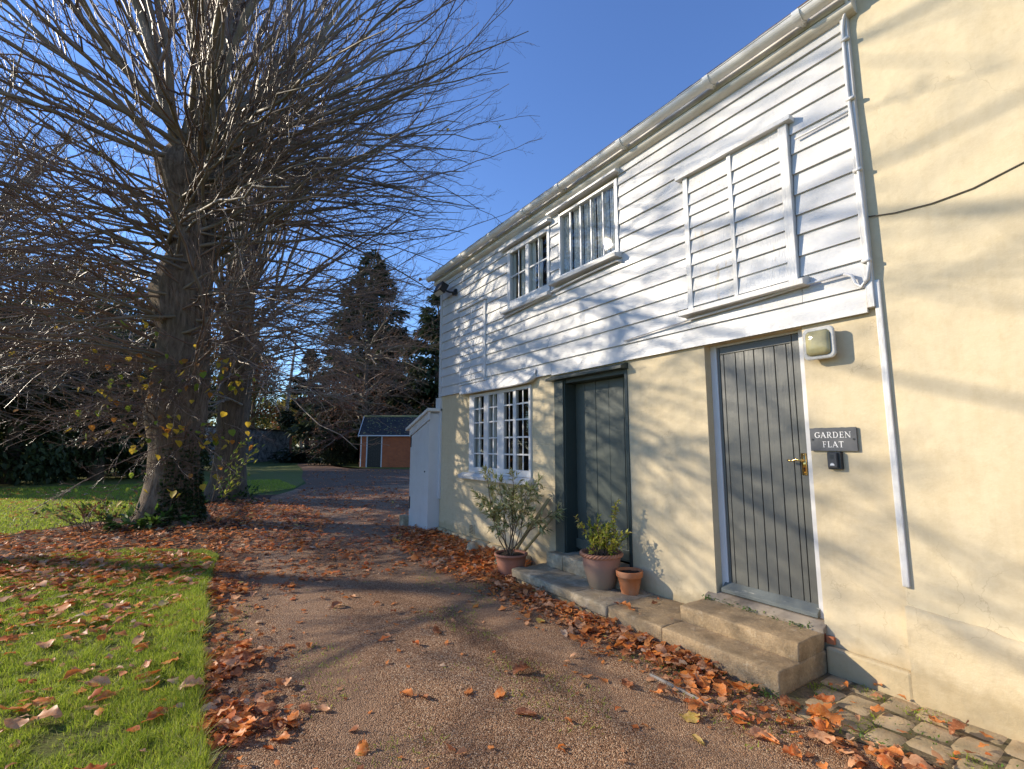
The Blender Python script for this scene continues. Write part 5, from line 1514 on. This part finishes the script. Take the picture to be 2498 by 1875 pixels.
# brick shed
sh = thing('brick_shed', 'red brick outbuilding with dark slate roof and black door beyond the drive', 'shed', (11.2, 37.4, 0))
O = np.array([10.62, 37.75]); ux = np.array([.838,-.545]); uy = np.array([.42,.907])      # along the front, back along the gable
def SP(a, b, z): p = O+ux*a+uy*b; return (p[0], p[1], z)
def sbox(a0,a1,b0,b1,z0,z1):
    mb = MB(); c = [(a0,b0),(a1,b0),(a1,b1),(a0,b1)]
    mb.add([SP(a,b,z0) for a,b in c]+[SP(a,b,z1) for a,b in c], [(0,3,2,1),(4,5,6,7),(0,1,5,4),(1,2,6,5),(2,3,7,6),(3,0,4,7)]); return mb
EV, RG, DP, WD = 2.42, 4.0, 4.6, 7.2
mb = sbox(0,.5,0,.25,-.1,EV); mb2 = sbox(1.72,WD,0,.25,-.1,EV); mb.add(mb2.v, mb2.f)
mb.add([SP(0,.25,-.1),SP(0,DP,-.1),SP(0,DP,EV),SP(0,DP/2,RG-.08),SP(0,.25,EV)], [(0,1,2,3,4)])
mb.add([SP(WD,.25,-.1),SP(WD,DP,-.1),SP(WD,DP,EV),SP(WD,DP/2,RG-.08),SP(WD,.25,EV)], [(0,1,2,3,4)])
mb.add([SP(0,DP,-.1),SP(WD,DP,-.1),SP(WD,DP,EV),SP(0,DP,EV)], [(0,1,2,3)])
m, nt, bs, v = new_mat('shed_brickwork')
bt = N(nt, 'ShaderNodeTexBrick'); sp_ = N(nt, 'ShaderNodeSeparateXYZ'); nt.links.new(v, sp_.inputs[0]); cb = N(nt, 'ShaderNodeCombineXYZ')
nt.links.new(math_n(nt,'ADD',math_n(nt,'MULTIPLY',sp_.outputs[0],.838),math_n(nt,'MULTIPLY',sp_.outputs[1],-.545)), cb.inputs[0]); nt.links.new(sp_.outputs[2], cb.inputs[1]); nt.links.new(cb.outputs[0], bt.inputs['Vector'])
bt.inputs['Scale'].default_value = 1; bt.inputs['Brick Width'].default_value = .225; bt.inputs['Row Height'].default_value = .075; bt.inputs['Mortar Size'].default_value = .008
bt.inputs['Color1'].default_value = (.64,.165,.045,1); bt.inputs['Color2'].default_value = (.52,.13,.04,1); bt.inputs['Mortar'].default_value = (.22,.12,.08,1)
nt.links.new(mixc(nt,.5,bt.outputs['Color'],ramp(nt,noise(nt,v,1.3,5,.6),[(.3,(.6,.55,.55)),(.65,(1,1,1))]),'MULTIPLY'), bs.inputs['Base Color']); bs.inputs['Roughness'].default_value = .85
set_bump(nt, bs, bt.outputs['Fac'], -.4, .01)
obj('brick_wall', mb, m, sh)
obj('door', sbox(.58,1.64,.06,.12,0,2.3), M['dark_gap'], sh)
for i in range(6): obj('plank', sbox(.60+i*.172,.60+i*.172+.166,.045,.062,.02,2.28), M['black_plastic'], bpy.data.objects[sorted([o.name for o in sh.children if o.name.startswith('door')])[0]])
fr_ = sbox(.50,.585,-.01,.12,-.02,EV-.06); f2_ = sbox(1.635,1.72,-.01,.12,-.02,EV-.06); fr_.add(f2_.v, f2_.f); obj('door_frame', fr_, M['white'], sh)
obj('gutter', sbox(-.15,WD+.1,-.20,-.10,EV-.06,EV+.02), M['white_plastic'], sh)
mb = MB(); mb.tube([SP(.10,-.14,EV-.05),SP(.10,-.06,EV-.3),SP(.10,-.06,.05)], .04, 8); obj('downpipe', mb, M['white_plastic'], sh)
mb = MB()
mb.add([SP(-.12,-.18,EV+.0),SP(WD+.1,-.18,EV),SP(WD+.1,DP/2,RG),SP(-.12,DP/2,RG),SP(-.12,DP+.18,EV),SP(WD+.1,DP+.18,EV)], [(0,1,2,3),(3,2,5,4)])
rf_ = obj('roof', mb, M['roof_slate'], sh, recalc=False)
gs = np.random.default_rng(12); slope = np.array([0,(DP/2+.18),(RG-EV)]); 
nr = 15
for r_ in range(nr):
    mb = MB(); nn = int((WD+.2)/.26)
    for i in range(nn):
        a0 = -.12+i*.26+(.13 if r_%2 else 0); 
        if a0+.25 > WD+.15: continue
        t0, t1_ = r_/nr-.004, (r_+1)/nr+.02
        b0, z0_ = -.18+(DP/2+.18)*t0, EV+(RG-EV)*t0; b1, z1_ = -.18+(DP/2+.18)*t1_, EV+(RG-EV)*t1_
        dz = gs.uniform(.018,.034)
        mb.add([SP(a0,b0,z0_+dz),SP(a0+.25,b0,z0_+dz),SP(a0+.25,b1,z1_+.006),SP(a0,b1,z1_+.006),SP(a0,b0,z0_),SP(a0+.25,b0,z0_)], [(0,1,2,3),(4,5,1,0)])
    obj('slate_course', mb, M['roof_slate'], rf_, recalc=False)
mb = MB()
for i in range(230):
    a, t = gs.uniform(.2,WD), gs.uniform(.05,.97); s = gs.uniform(.02,.055); b = -.18+(DP/2+.18)*t; z = EV+(RG-EV)*t+.034
    mb.add([SP(a-s,b-s*.6,z),SP(a+s,b-s*.6,z),SP(a+s*.7,b+s*.7,z+s*.45+.02),SP(a-s*.7,b+s*.7,z+s*.45+.02)], [(0,1,2,3)])
obj('moss_spots', mb, M['moss'], rf_, kind='stuff', recalc=False)
mb = MB(); mb.tube([SP(-.12,DP/2,RG+.02),SP(WD+.1,DP/2,RG+.02)], .09, 8); obj('ridge_tiles', mb, M['moss'], rf_, smooth=True)
for s_, (b0,b1,z0_,z1_) in enumerate(((-.22,DP/2,EV-.12,RG-.06),(DP+.2,DP/2,EV-.12,RG-.06))):
    mb = MB(); mb.add([SP(-.13,b0,z0_),SP(-.13,b1,z1_),SP(-.13,b1,z1_+.16),SP(-.13,b0,z0_+.16),SP(-.09,b0,z0_),SP(-.09,b1,z1_),SP(-.09,b1,z1_+.16),SP(-.09,b0,z0_+.16)], [(0,1,2,3),(7,6,5,4),(0,4,5,1),(1,5,6,2),(2,6,7,3),(3,7,4,0)]); obj('barge_board', mb, M['white'], sh)

# ------------------------------------------------------------------ pots and plants by the doors
def pot(name, label, cx, cy, z0, rb, rt, h, mat, rim, soil=True, rope=False, rimmat=None):
    t = thing(name, label, 'plant pot', (cx, cy, z0))
    if rim == 'band': prof = [(rb*.98,0),(rb,.004)] + [(rb+(rt-rb)*.72*u, h*.74*u) for u in (.3,.6,1)] + [(rt*.985,h*.745),(rt,h*.77),(rt*1.03,h*.985),(rt*1.02,h),(rt*.93,h),(rt*.90,h*.9),(rb*.92,h*.10),(.001,h*.09)]
    elif rim == 'rolled': prof = [(rb*.98,0),(rb,.006)] + [(rb+(rt-rb)*u**.8, h*.90*u) for u in (.2,.4,.6,.8,1)] + [(rt*1.07,h*.905),(rt*1.09,h*.94),(rt*1.08,h*.985),(rt*1.03,h),(rt*.95,h*.99),(rt*.92,h*.9),(rt*.85,h*.6),(.001,h*.6)]
    else: prof = [(rb*.96,0),(rb,.008)] + [(rb+(rt-rb)*math.sin(u*math.pi/2), h*.93*u) for u in (.12,.25,.4,.55,.7,.85,1)] + [(rt*1.0,h*.97),(rt*.94,h*.97),(rt*.92,h*.85),(.001,h*.84)]
    mb = MB(); mb.lathe([(r, z0+z) for r, z in prof], cx, cy, 40); mb.f.append([len(mb.v)-40+k for k in range(0)] ) if 0 else None
    k0 = len(mb.v); mb.f.append(list(range(40))[::-1]); mb.m.append(0)
    b = obj('pot_body', mb, mat, t, smooth=True)
    if rope:
        n = 34; rm = MB()
        for i in range(n):
            a0 = 2*math.pi*i/n; pts = []
            for s in np.linspace(0,1,5):
                a = a0+(s-.5)*2*math.pi/n*2.1; ph = (s-.5)*math.pi*1.0
                pts.append((cx+(rt+.008+.012*math.cos(ph))*math.cos(a), cy+(rt+.008+.012*math.cos(ph))*math.sin(a), z0+h*.985+.017*math.sin(ph)))
            rm.tube(pts, [.006,.0105,.012,.0105,.006], 6)
        rm.tube([(cx+rt*math.cos(a), cy+rt*math.sin(a), z0+h*.985) for a in np.linspace(0,2*math.pi,41)], .012, 6, cap=False)
        obj('rope_rim', rm, M['rope_rim'], t, smooth=True)
    if soil:
        mb = MB(); zs = z0+h*(.88 if rim != 'rolled' else .90); n = 24
        mb.v = [(cx, cy, zs+.012)] + [(cx+rt*.93*math.cos(2*math.pi*k/n), cy+rt*.93*math.sin(2*math.pi*k/n), zs+rnd.uniform(-.006,.008)) for k in range(n)]
        mb.f = [[0, 1+k, 1+(k+1)%n] for k in range(n)]; mb.m = [0]*n
        obj('compost', mb, M['compost'], t, recalc=False)
    return t
P1c, P2c, P3c = (3.42, 5.28), (3.655, 3.90), (3.735, 3.585)
pot('terracotta_pot', 'wide orange terracotta pot on the leaves at the far end of the step', P1c[0], P1c[1], -.01, .14, .195, .285, M['terracotta_dull'], 'rolled')
pot('terracotta_pot', 'tall rounded terracotta pot with roped rim before the green door', P2c[0], P2c[1], .143, .125, .198, .345, M['terracotta_aged'], 'belly', rope=True)
pot('terracotta_pot', 'small empty orange terracotta pot beside the tall roped pot', P3c[0], P3c[1], .143, .083, .131, .225, M['terracotta'], 'band', soil=True)
# grey-leaved straggly shrub
gq = np.random.default_rng(31)
sh1 = thing('potted_shrub', 'straggly grey-green shrub in the wide pot under the ground floor window', 'plant', (P1c[0], P1c[1], .24))
base1 = np.array([P1c[0], P1c[1], .24])
dirs = [(-.28,.30,.9),(-.05,.12,1),(.05,-.05,1),(.18,-.18,.9),(.30,-.45,.62),(-.15,.05,.95),(.10,.22,.95),(-.35,.1,.75),(.22,-.05,.95),(.02,-.3,.85)]
D = unit(np.array(dirs)); Ls = np.array([.78,.92,.95,.85,.72,.98,.8,.62,.85,.8])
Pm = grow(base1+gq.normal(0,.03,(10,3))*np.array([1,1,0]), D, Ls, 10, np.tile([0,0,.02],(10,1))+np.array([[d[0]*.2,d[1]*.2,0] for d in dirs]), .16, gq)
Rm = .0075*np.linspace(1,.4,10)[None]*gq.uniform(.7,1.3,10)[:,None]
Q2, S2 = spawn(Pm, Rm, 9, gq, .35, 1, .75, .33, 7, .1, .14, .5, .0018, bendup=-.1)
Q3, S3 = spawn(Q2, S2, 3, gq, .2, 1, .7, .5, 5, .1, .14, .6, .0012, bendup=-.15)
V1,F1 = tubes(Pm,Rm,6); V2,F2 = tubes(Q2,S2,4); V3,F3 = tubes(Q3,S3,3)
npobj('stems', np.concatenate([V1,V2,V3]), np.concatenate([F1,F2+len(V1),F3+len(V1)+len(V2)]), M['stem'], sh1)
ap = np.concatenate([Q2[:,2:].reshape(-1,3), Q3.reshape(-1,3)]); ad = unit(np.concatenate([np.gradient(Q2,axis=1)[:,2:].reshape(-1,3), np.gradient(Q3,axis=1).reshape(-1,3)]))
k = gq.integers(0,len(ap),2300); q = ap[k]; q[:,0] = np.minimum(q[:,0], 3.88)
leaflets(q[:,0],q[:,1],q[:,2],  .088,.019,[M['olive'],M['olive2'],M['weed']],'foliage',sh1,.55,probs=[.72,.16,.12],dirs=ad[k],droop=.5)
# variegated bright bush with one tall shoot
sh2 = thing('potted_shrub', 'bright yellow-green bush with one tall curling shoot in the roped pot', 'plant', (P2c[0], P2c[1], .46))
b2 = np.array([P2c[0], P2c[1], .45]); n = 26
e = np.radians(gq.uniform(35,88,n)); a = gq.uniform(0,6.28,n); D = np.stack([np.cos(a)*np.cos(e),np.sin(a)*np.cos(e),np.sin(e)],-1); Ls = gq.uniform(.16,.33,n)
Pm = grow(b2+gq.normal(0,.05,(n,3))*np.array([1,1,0]), D, Ls, 7, np.tile([0,0,.1],(n,1)), .1, gq)
tall = np.array([b2+np.array([.06,-.06,.05])+np.array([.035*math.sin(t*6)+.05*t, -.10*t+.02*math.sin(t*5), .56*t]) for t in np.linspace(0,1,7)])
left = np.array([b2+np.array([-.03,.05,.05])+np.array([-.17*t, .12*t, .36*t]) for t in np.linspace(0,1,7)])
Pm = np.concatenate([Pm, tall[None], left[None]])
V1,F1 = tubes(Pm, np.full(Pm.shape[:2], .004), 5); npobj('stems', V1, F1, M['stem'], sh2)
Q2, S2 = spawn(Pm[:-2], np.full((n,7),.003), 4, gq, .3, 1, .8, .35, 5, .2, .12, .6, .0015)
ap = np.concatenate([Q2.reshape(-1,3), Pm[:n,2:].reshape(-1,3)]); ad = unit(np.concatenate([np.gradient(Q2,axis=1).reshape(-1,3), np.gradient(Pm[:n],axis=1)[:,2:].reshape(-1,3)]))
k = gq.integers(0,len(ap),980); 
tk = gq.random(90)**.8; tp = np.stack([np.interp(tk, np.linspace(0,1,7), tall[:,i]) for i in range(3)],-1); lk = .45+.55*gq.random(40); lp = np.stack([np.interp(lk, np.linspace(0,1,7), left[:,i]) for i in range(3)],-1)
q = np.concatenate([ap[k], tp, lp]); dd = np.concatenate([ad[k], unit(gq.normal(0,1,(90,3))+np.array([0,0,.8])), unit(gq.normal(0,1,(40,3))+np.array([0,0,1.2]))])
mi = np.concatenate([np.where(q[:980,2] > .52, gq.choice(3,980,p=[.66,.16,.18]), gq.choice(3,980,p=[.34,.60,.06])), gq.choice(3,130,p=[.6,.05,.35])])
leaflets(q[:,0],q[:,1],q[:,2],.052,.024,[M['box1'],M['box2'],M['olive2']],'foliage',sh2,.8,dirs=dd,mi=mi)
# stakes, hose end and loose stones by the wall
for i, (a, b, lab) in enumerate((((3.50,5.62,-.02),(3.86,5.06,.93),'thicker pale wooden stake leaning on the wall behind the straggly shrub'), ((3.56,5.57,-.02),(3.885,5.0,.72),'shorter pale wooden stake leaning beside the thicker one'))):
    s = thing('wooden_stake', lab, 'stake', a); mb = MB(); mb.tube([a, tuple((np.array(a)+np.array(b))/2+np.array([.004,.006,0])), b], [.026-.006*i,.025-.006*i,.022-.006*i], 8); obj('shaft', mb, M['stake'], s, smooth=True)
mb = MB(); mb.tube([(3.50,5.72,.01),(3.52,5.80,.05),(3.56,5.88,.11),(3.60,5.95,.15)], .013, 8); tag(obj('hose', mb, M['hose'], None, smooth=True), 'short end of green hose sticking out of the leaves by the wall', 'hose')
for i, (x, y, s, z, lab) in enumerate(((3.72,5.16,.085,.04,'rounded brown stone behind the wide terracotta pot'),(3.60,6.62,.10,.06,'pale pointed stone among the leaves along the wall'),(3.64,5.85,.09,.02,'flat stone among the leaves beside the stakes'))):
    bm = bmesh.new(); bmesh.ops.create_icosphere(bm, subdivisions=3, radius=s)
    for v in bm.verts: v.co = Vector((v.co.x*(1.2-.3*(i==1)), v.co.y*1.3, v.co.z*(.85+.4*(i==1)-.35*(i==2))))*(1+.22*mnoise.noise(v.co*14+Vector((i*5,0,0))))
    me = bpy.data.meshes.new('stone'); bm.to_mesh(me); bm.free(); me.polygons.foreach_set('use_smooth',[True]*len(me.polygons))
    o = link('stone', me, M['stone_old'] if i else M['stone']); o.location = (x,y,z); tag(o, lab, 'stone', 'loose stones by the wall')

# ------------------------------------------------------------------ fallen leaves
def fallen_template(seed, nu, nv, lobes):
    lr = random.Random(seed); V, F = [], []
    curl = lr.uniform(-.9,.9)*.8; fold = lr.uniform(-.45,.55)*.7; tw = lr.uniform(-.5,.5); roll = lr.uniform(-.5,.9)
    for i in range(nu):
        u = i/(nu-1)
        w = max(.03, math.sin(math.pi*min(1,(u*.93+.05)))**.75)*(.36+.05*lr.uniform(-1,1))
        if lobes and i in (nu//3, 2*nu//3): w *= .80
        for k in range(nv):
            s = -1+2*k/(nv-1)
            x = u-.5; y = w*s; 
            z = curl*(x*x)*.9 + fold*abs(y)*.8 + roll*y*y*1.6 + tw*x*y*1.5
            z += .055*math.sin(u*13+abs(s)*4+seed)*abs(s)**1.5 + .03*math.sin(u*23+seed*2)*abs(s)**3 + lr.uniform(-.014,.014)
            V.append((x, y*(1-.35*abs(roll)*abs(s)), z))
    for i in range(nu-1):
        for k in range(nv-1): F.append((i*nv+k, i*nv+k+1, (i+1)*nv+k+1, (i+1)*nv+k))
    b = len(V); zc = V[nv//2][2]; V += [(-.5,.012,zc),(-.5,-.012,zc),(-.78,-.009,zc+lr.uniform(-.05,.12)),(-.78,.009,zc+.02)]; F.append((b,b+1,b+2,b+3))
    V = np.array(V); V[:,2] -= V[:,2].min()
    return V, np.array(F)
TPL = [fallen_template(i, 5, 3, i % 3 == 0) for i in range(14)]
TPH = [fallen_template(100+i, 9, 7, i % 2 == 0) for i in range(12)]
def zone(poly, n, size, zf, tones, place, fall=None):
    xs = [p[0] for p in poly]; ys = [p[1] for p in poly]; X, Y = [], []
    while len(X) < n:
        x = rng.uniform(min(xs), max(xs), 4*n); y = rng.uniform(min(ys), max(ys), 4*n)
        ok = in_poly(x, y, poly)
        if fall is not None: ok &= rng.random(4*n) < fall(x, y)
        X += list(x[ok]); Y += list(y[ok])
    X = np.array(X[:n]); Y = np.array(Y[:n])
    return dict(x=X, y=Y, z=zf(X, Y), s=np.clip(rng.lognormal(math.log(size*.64), .48, n), .018, .15), tone=rng.choice(len(FALLEN), n, p=tones), place=np.full(n, place))
OR = [.34,.20,.20,.12,.10,.03,.01]; PINK = [.28,.16,.26,.10,.12,.06,.02]; DARK = [.24,.30,.10,.24,.08,.03,.01]; MIX = [.30,.18,.18,.14,.12,.05,.03]
flat = lambda z: (lambda x, y: np.full(len(x), z))
lawnfall = lambda x, y: np.clip(.05 + .018*np.exp((y-2)*.62), 0, 1)*(.35+1.1*np.clip(np.array([mnoise.noise(Vector((a*1.1,b*1.1,8))) for a,b in zip(x,y)])+.45,0,1))
ZN = [
 # on the grass
 zone([(-4.5,2.2),(.10,2.2),(.12,4.8),(.15,6.3),(.3,8.3),(-.5,9.3),(-1.5,9.7),(-4.5,9.9)], 5200, .105, lambda x,y: np.full(len(x), .042)+rng.uniform(0,.02,len(x)), PINK, 0, lawnfall),
 # gutter of leaves along the lawn edge
 zone([(.10,1.9),(.75,1.9),(.80,3.6),(.85,5),(.95,6.4),(1.2,8),(.40,8.3),(.22,6.6),(.17,5),(.15,3.6)], 1050, .09, lambda x,y: rng.uniform(.0,.03,len(x)), OR, 1, lambda x,y: np.exp(-np.clip(x-.18-.02*y,0,2)/.13)*(.55+.45*np.sin(y*4.3+np.sin(y*1.7)*2))),
 # open gravel
 zone([(.4,1.8),(3.1,1.8),(2.9,5),(2.5,8.6),(.8,8.6),(.4,6)], 330, .066, flat(.002), MIX, 2),
 zone([(.3,1.6),(2.2,1.6),(2.2,2.6),(.3,2.6)], 10, .09, flat(.002), MIX, 2),
 # drift against the house
 zone([(3.45,5.12),(3.90,5.5),(3.88,8.9),(3.3,9.4),(2.9,8.2),(2.6,6.6),(2.75,5.4),(3.1,4.9)], 3600, .078, lambda x,y: rng.uniform(0,1,len(x))*(.012+.075*np.clip((x-2.8)/.9,0,1)), OR, 3, lambda x,y: np.clip((x-2.35)/1.0,0.02,1)**1.7),
 zone([(2.45,4.95),(3.22,4.95),(3.22,3.3),(3.24,2.2),(2.6,2.2),(2.45,3.4)], 1050, .08, lambda x,y: rng.uniform(0,1,len(x))*(.01+.055*np.clip((x-2.85)/.4,0,1)), OR, 4, lambda x,y: np.clip((x-2.55)/.65,.04,1)**2.2),
 zone([(2.35,2.3),(3.2,2.3),(3.24,1.84),(3.2,1.2),(3.45,.35),(2.75,.5),(2.45,1.4)], 240, .092, lambda x,y: rng.uniform(.002,.03,len(x)), OR, 5, lambda x,y: np.exp(-((x-(3.02+.03*np.sin(y*8)+.12*(1.6-y)))/.24)**2)),
 zone([(3.15,1.7),(3.88,1.75),(3.86,.1),(3.3,.1)], 42, .088, lambda x,y: np.full(len(x), .032), OR, 6),
 # under the limes
 zone([(-4.8,9.9),(-1.5,9.8),(.2,9.0),(.6,8.4),(1.6,8.5),(2.6,11),(2.6,14),(1.9,17),(.6,16.6),(-1.2,13.4),(-2.8,12.6),(-5,12.2)], 5600, .098, lambda x,y: rng.uniform(-.008,.03,len(x)), MIX, 7),
 zone([(1.2,8.2),(3.6,8.8),(4.6,10),(7,15),(6,20),(3.6,20),(2.2,16),(1.6,12)], 2600, .085, flat(.002), DARK, 8),
 zone([(.4,6.2),(2.8,6.2),(3,8.8),(.6,8.8)], 600, .08, flat(.002), DARK, 2),
 zone([(3.6,20),(11,20),(13,30),(9,36),(6.2,34),(4.9,27)], 900, .09, flat(-.008), DARK, 8),
 zone([(-9,12.8),(-3,13),(0,16.5),(0,24),(-8,26)], 1600, .085, flat(.03), MIX, 9),
 zone([(3.32,2.85),(3.88,2.85),(3.88,4.6),(3.4,4.6)], 9, .07, flat(.152), OR, 10),
 zone([(9,60),(22,60),(26,100),(14,100)], 900, .22, lambda x,y: H(x,y)+.02, OR, 11),
]
Z = {k: np.concatenate([z[k] for z in ZN]) for k in ZN[0]}
keep = ~((np.hypot(Z['x']-T1[0], Z['y']-T1[1]) < .55) | (np.hypot(Z['x']-T2[0], Z['y']-T2[1]) < .5))
for (cx, cy), rad in ((P1c,.15),(P2c,.14),(P3c,.10)): keep &= ~((np.hypot(Z['x']-cx, Z['y']-cy) < rad) & (Z['z'] < .2))
Z = {k: v[keep] for k, v in Z.items()}
N_ = len(Z['x'])
yaw = rng.uniform(0, 6.28, N_); tilt = rng.normal(0, .24, N_); tilt2 = rng.normal(0, .24, N_); tilt[Z['place'] == 0] *= 1.4
sr, dd = side_ratio(Z['x'], Z['y'])
elev = 1.6/np.maximum(dd, .3)
seen = (sr > -1.05) & (sr < 1.05) & (dd > 1.2) & (elev < .80)
score = np.where(seen, Z['s']/np.maximum(np.hypot(Z['x'], Z['y']), .5), 0)
single = np.argsort(-score)[:292]
is_single = np.zeros(N_, bool); is_single[single] = True
TONE = ['orange-brown','dark russet','tan','dark brown','bright orange','pale buff','yellow']
PLACE = ['on the front lawn','along the lawn edge','on the open gravel','in the drift by the house','against the stone steps','on gravel before the steps','on the cobbles','under the lime trees','on the far drive','on the back lawn','on the stone step','on the distant grass']
PG = ['on the front lawn','along the lawn edge','on the gravel drive','in the drift by the house','against the steps','before the steps','on the cobbles','under the limes','on the far drive','on the back lawn','on the step','far away']
FM = []
for i, (V, F) in enumerate(TPH):
    me = bpy.data.meshes.new('fallen_leaf'); me.from_pydata(V.tolist(), [], F.tolist()); me.polygons.foreach_set('use_smooth',[True]*len(F)); me.materials.append(FALLEN[0]); me.update(); FM.append(me)
SHAPE = []
for i in range(12):
    lr = random.Random(100+i); cu, fo, _t, ro = lr.uniform(-.9,.9), lr.uniform(-.45,.55), lr.uniform(-.5,.5), lr.uniform(-.5,.9)
    SHAPE.append('rolled' if ro > .45 else 'folded' if abs(fo) > .25 else 'cupped' if abs(cu) > .45 else 'flattish')
def leaf_name(i, j):
    sz = 'large' if Z['s'][i] > .115 else 'small' if Z['s'][i] < .08 else 'middling'
    return '%s %s %s leaf %s' % (sz, TONE[Z['tone'][i]], SHAPE[j], PLACE[Z['place'][i]])
names = [leaf_name(i, q % 12) for q, i in enumerate(single)]
same = {}
for q in range(len(single)): same.setdefault(names[q], []).append(q)
ORD = ['leftmost','second from left','third from left','fourth from left','fifth from left','sixth from left','seventh from left','eighth from left','ninth from left','tenth from left','eleventh from left','twelfth from left','thirteenth from left','fourteenth from left','fifteenth from left']
for nm_, qs in same.items():
    if len(qs) > 1:
        for r_, q in enumerate(sorted(qs, key=lambda q: float(sr[single[q]]))): names[q] = nm_ + ', ' + ('rightmost' if r_ == len(qs)-1 else ORD[min(r_, len(ORD)-1)])
for q, i in enumerate(single):
    o = bpy.data.objects.new('fallen_leaf', FM[q % len(FM)]); col.objects.link(o)
    s = float(Z['s'][i]); o.location = (Z['x'][i], Z['y'][i], Z['z'][i]); o.scale = (s, s, s*rnd.uniform(.8,1.15)); o.rotation_euler = (tilt[i]*.8, tilt2[i]*.8, yaw[i])
    o.material_slots[0].link = 'OBJECT'; o.material_slots[0].material = FALLEN[Z['tone'][i]]
    p = Z['place'][i]; tag(o, names[q], 'leaf', 'fallen leaves %s' % PG[p])
rest = np.where(~is_single)[0]
tid = rng.integers(0, len(TPL), len(rest)); Vs, Fs, Ms, off = [], [], [], 0
for t_ in range(len(TPL)):
    idx = rest[tid == t_]
    if not len(idx): continue
    V, F = TPL[t_]
    s = Z['s'][idx][:,None]; P_ = V[None]*s[:,:,None]
    ca, sa = np.cos(tilt[idx]*.8)[:,None], np.sin(tilt[idx]*.8)[:,None]
    y1 = P_[...,1]*ca-P_[...,2]*sa; z1 = P_[...,1]*sa+P_[...,2]*ca
    cb_, sb_ = np.cos(tilt2[idx]*.8)[:,None], np.sin(tilt2[idx]*.8)[:,None]
    x1 = P_[...,0]*cb_+z1*sb_; z2 = -P_[...,0]*sb_+z1*cb_
    cy_, sy_ = np.cos(yaw[idx])[:,None], np.sin(yaw[idx])[:,None]
    W = np.stack([Z['x'][idx][:,None]+x1*cy_-y1*sy_, Z['y'][idx][:,None]+x1*sy_+y1*cy_, Z['z'][idx][:,None]+z2-np.minimum(0,z2.min(1,keepdims=True))*.7], -1)
    Vs.append(W.reshape(-1,3)); Fs.append((np.arange(len(idx))[:,None,None]*len(V)+F[None]).reshape(-1,4)+off); Ms.append(np.repeat(Z['tone'][idx], len(F))); off += W.size//3
npobj('leaf_litter', np.concatenate(Vs), np.concatenate(Fs), FALLEN, None, np.concatenate(Ms), smooth=True, kind='stuff')
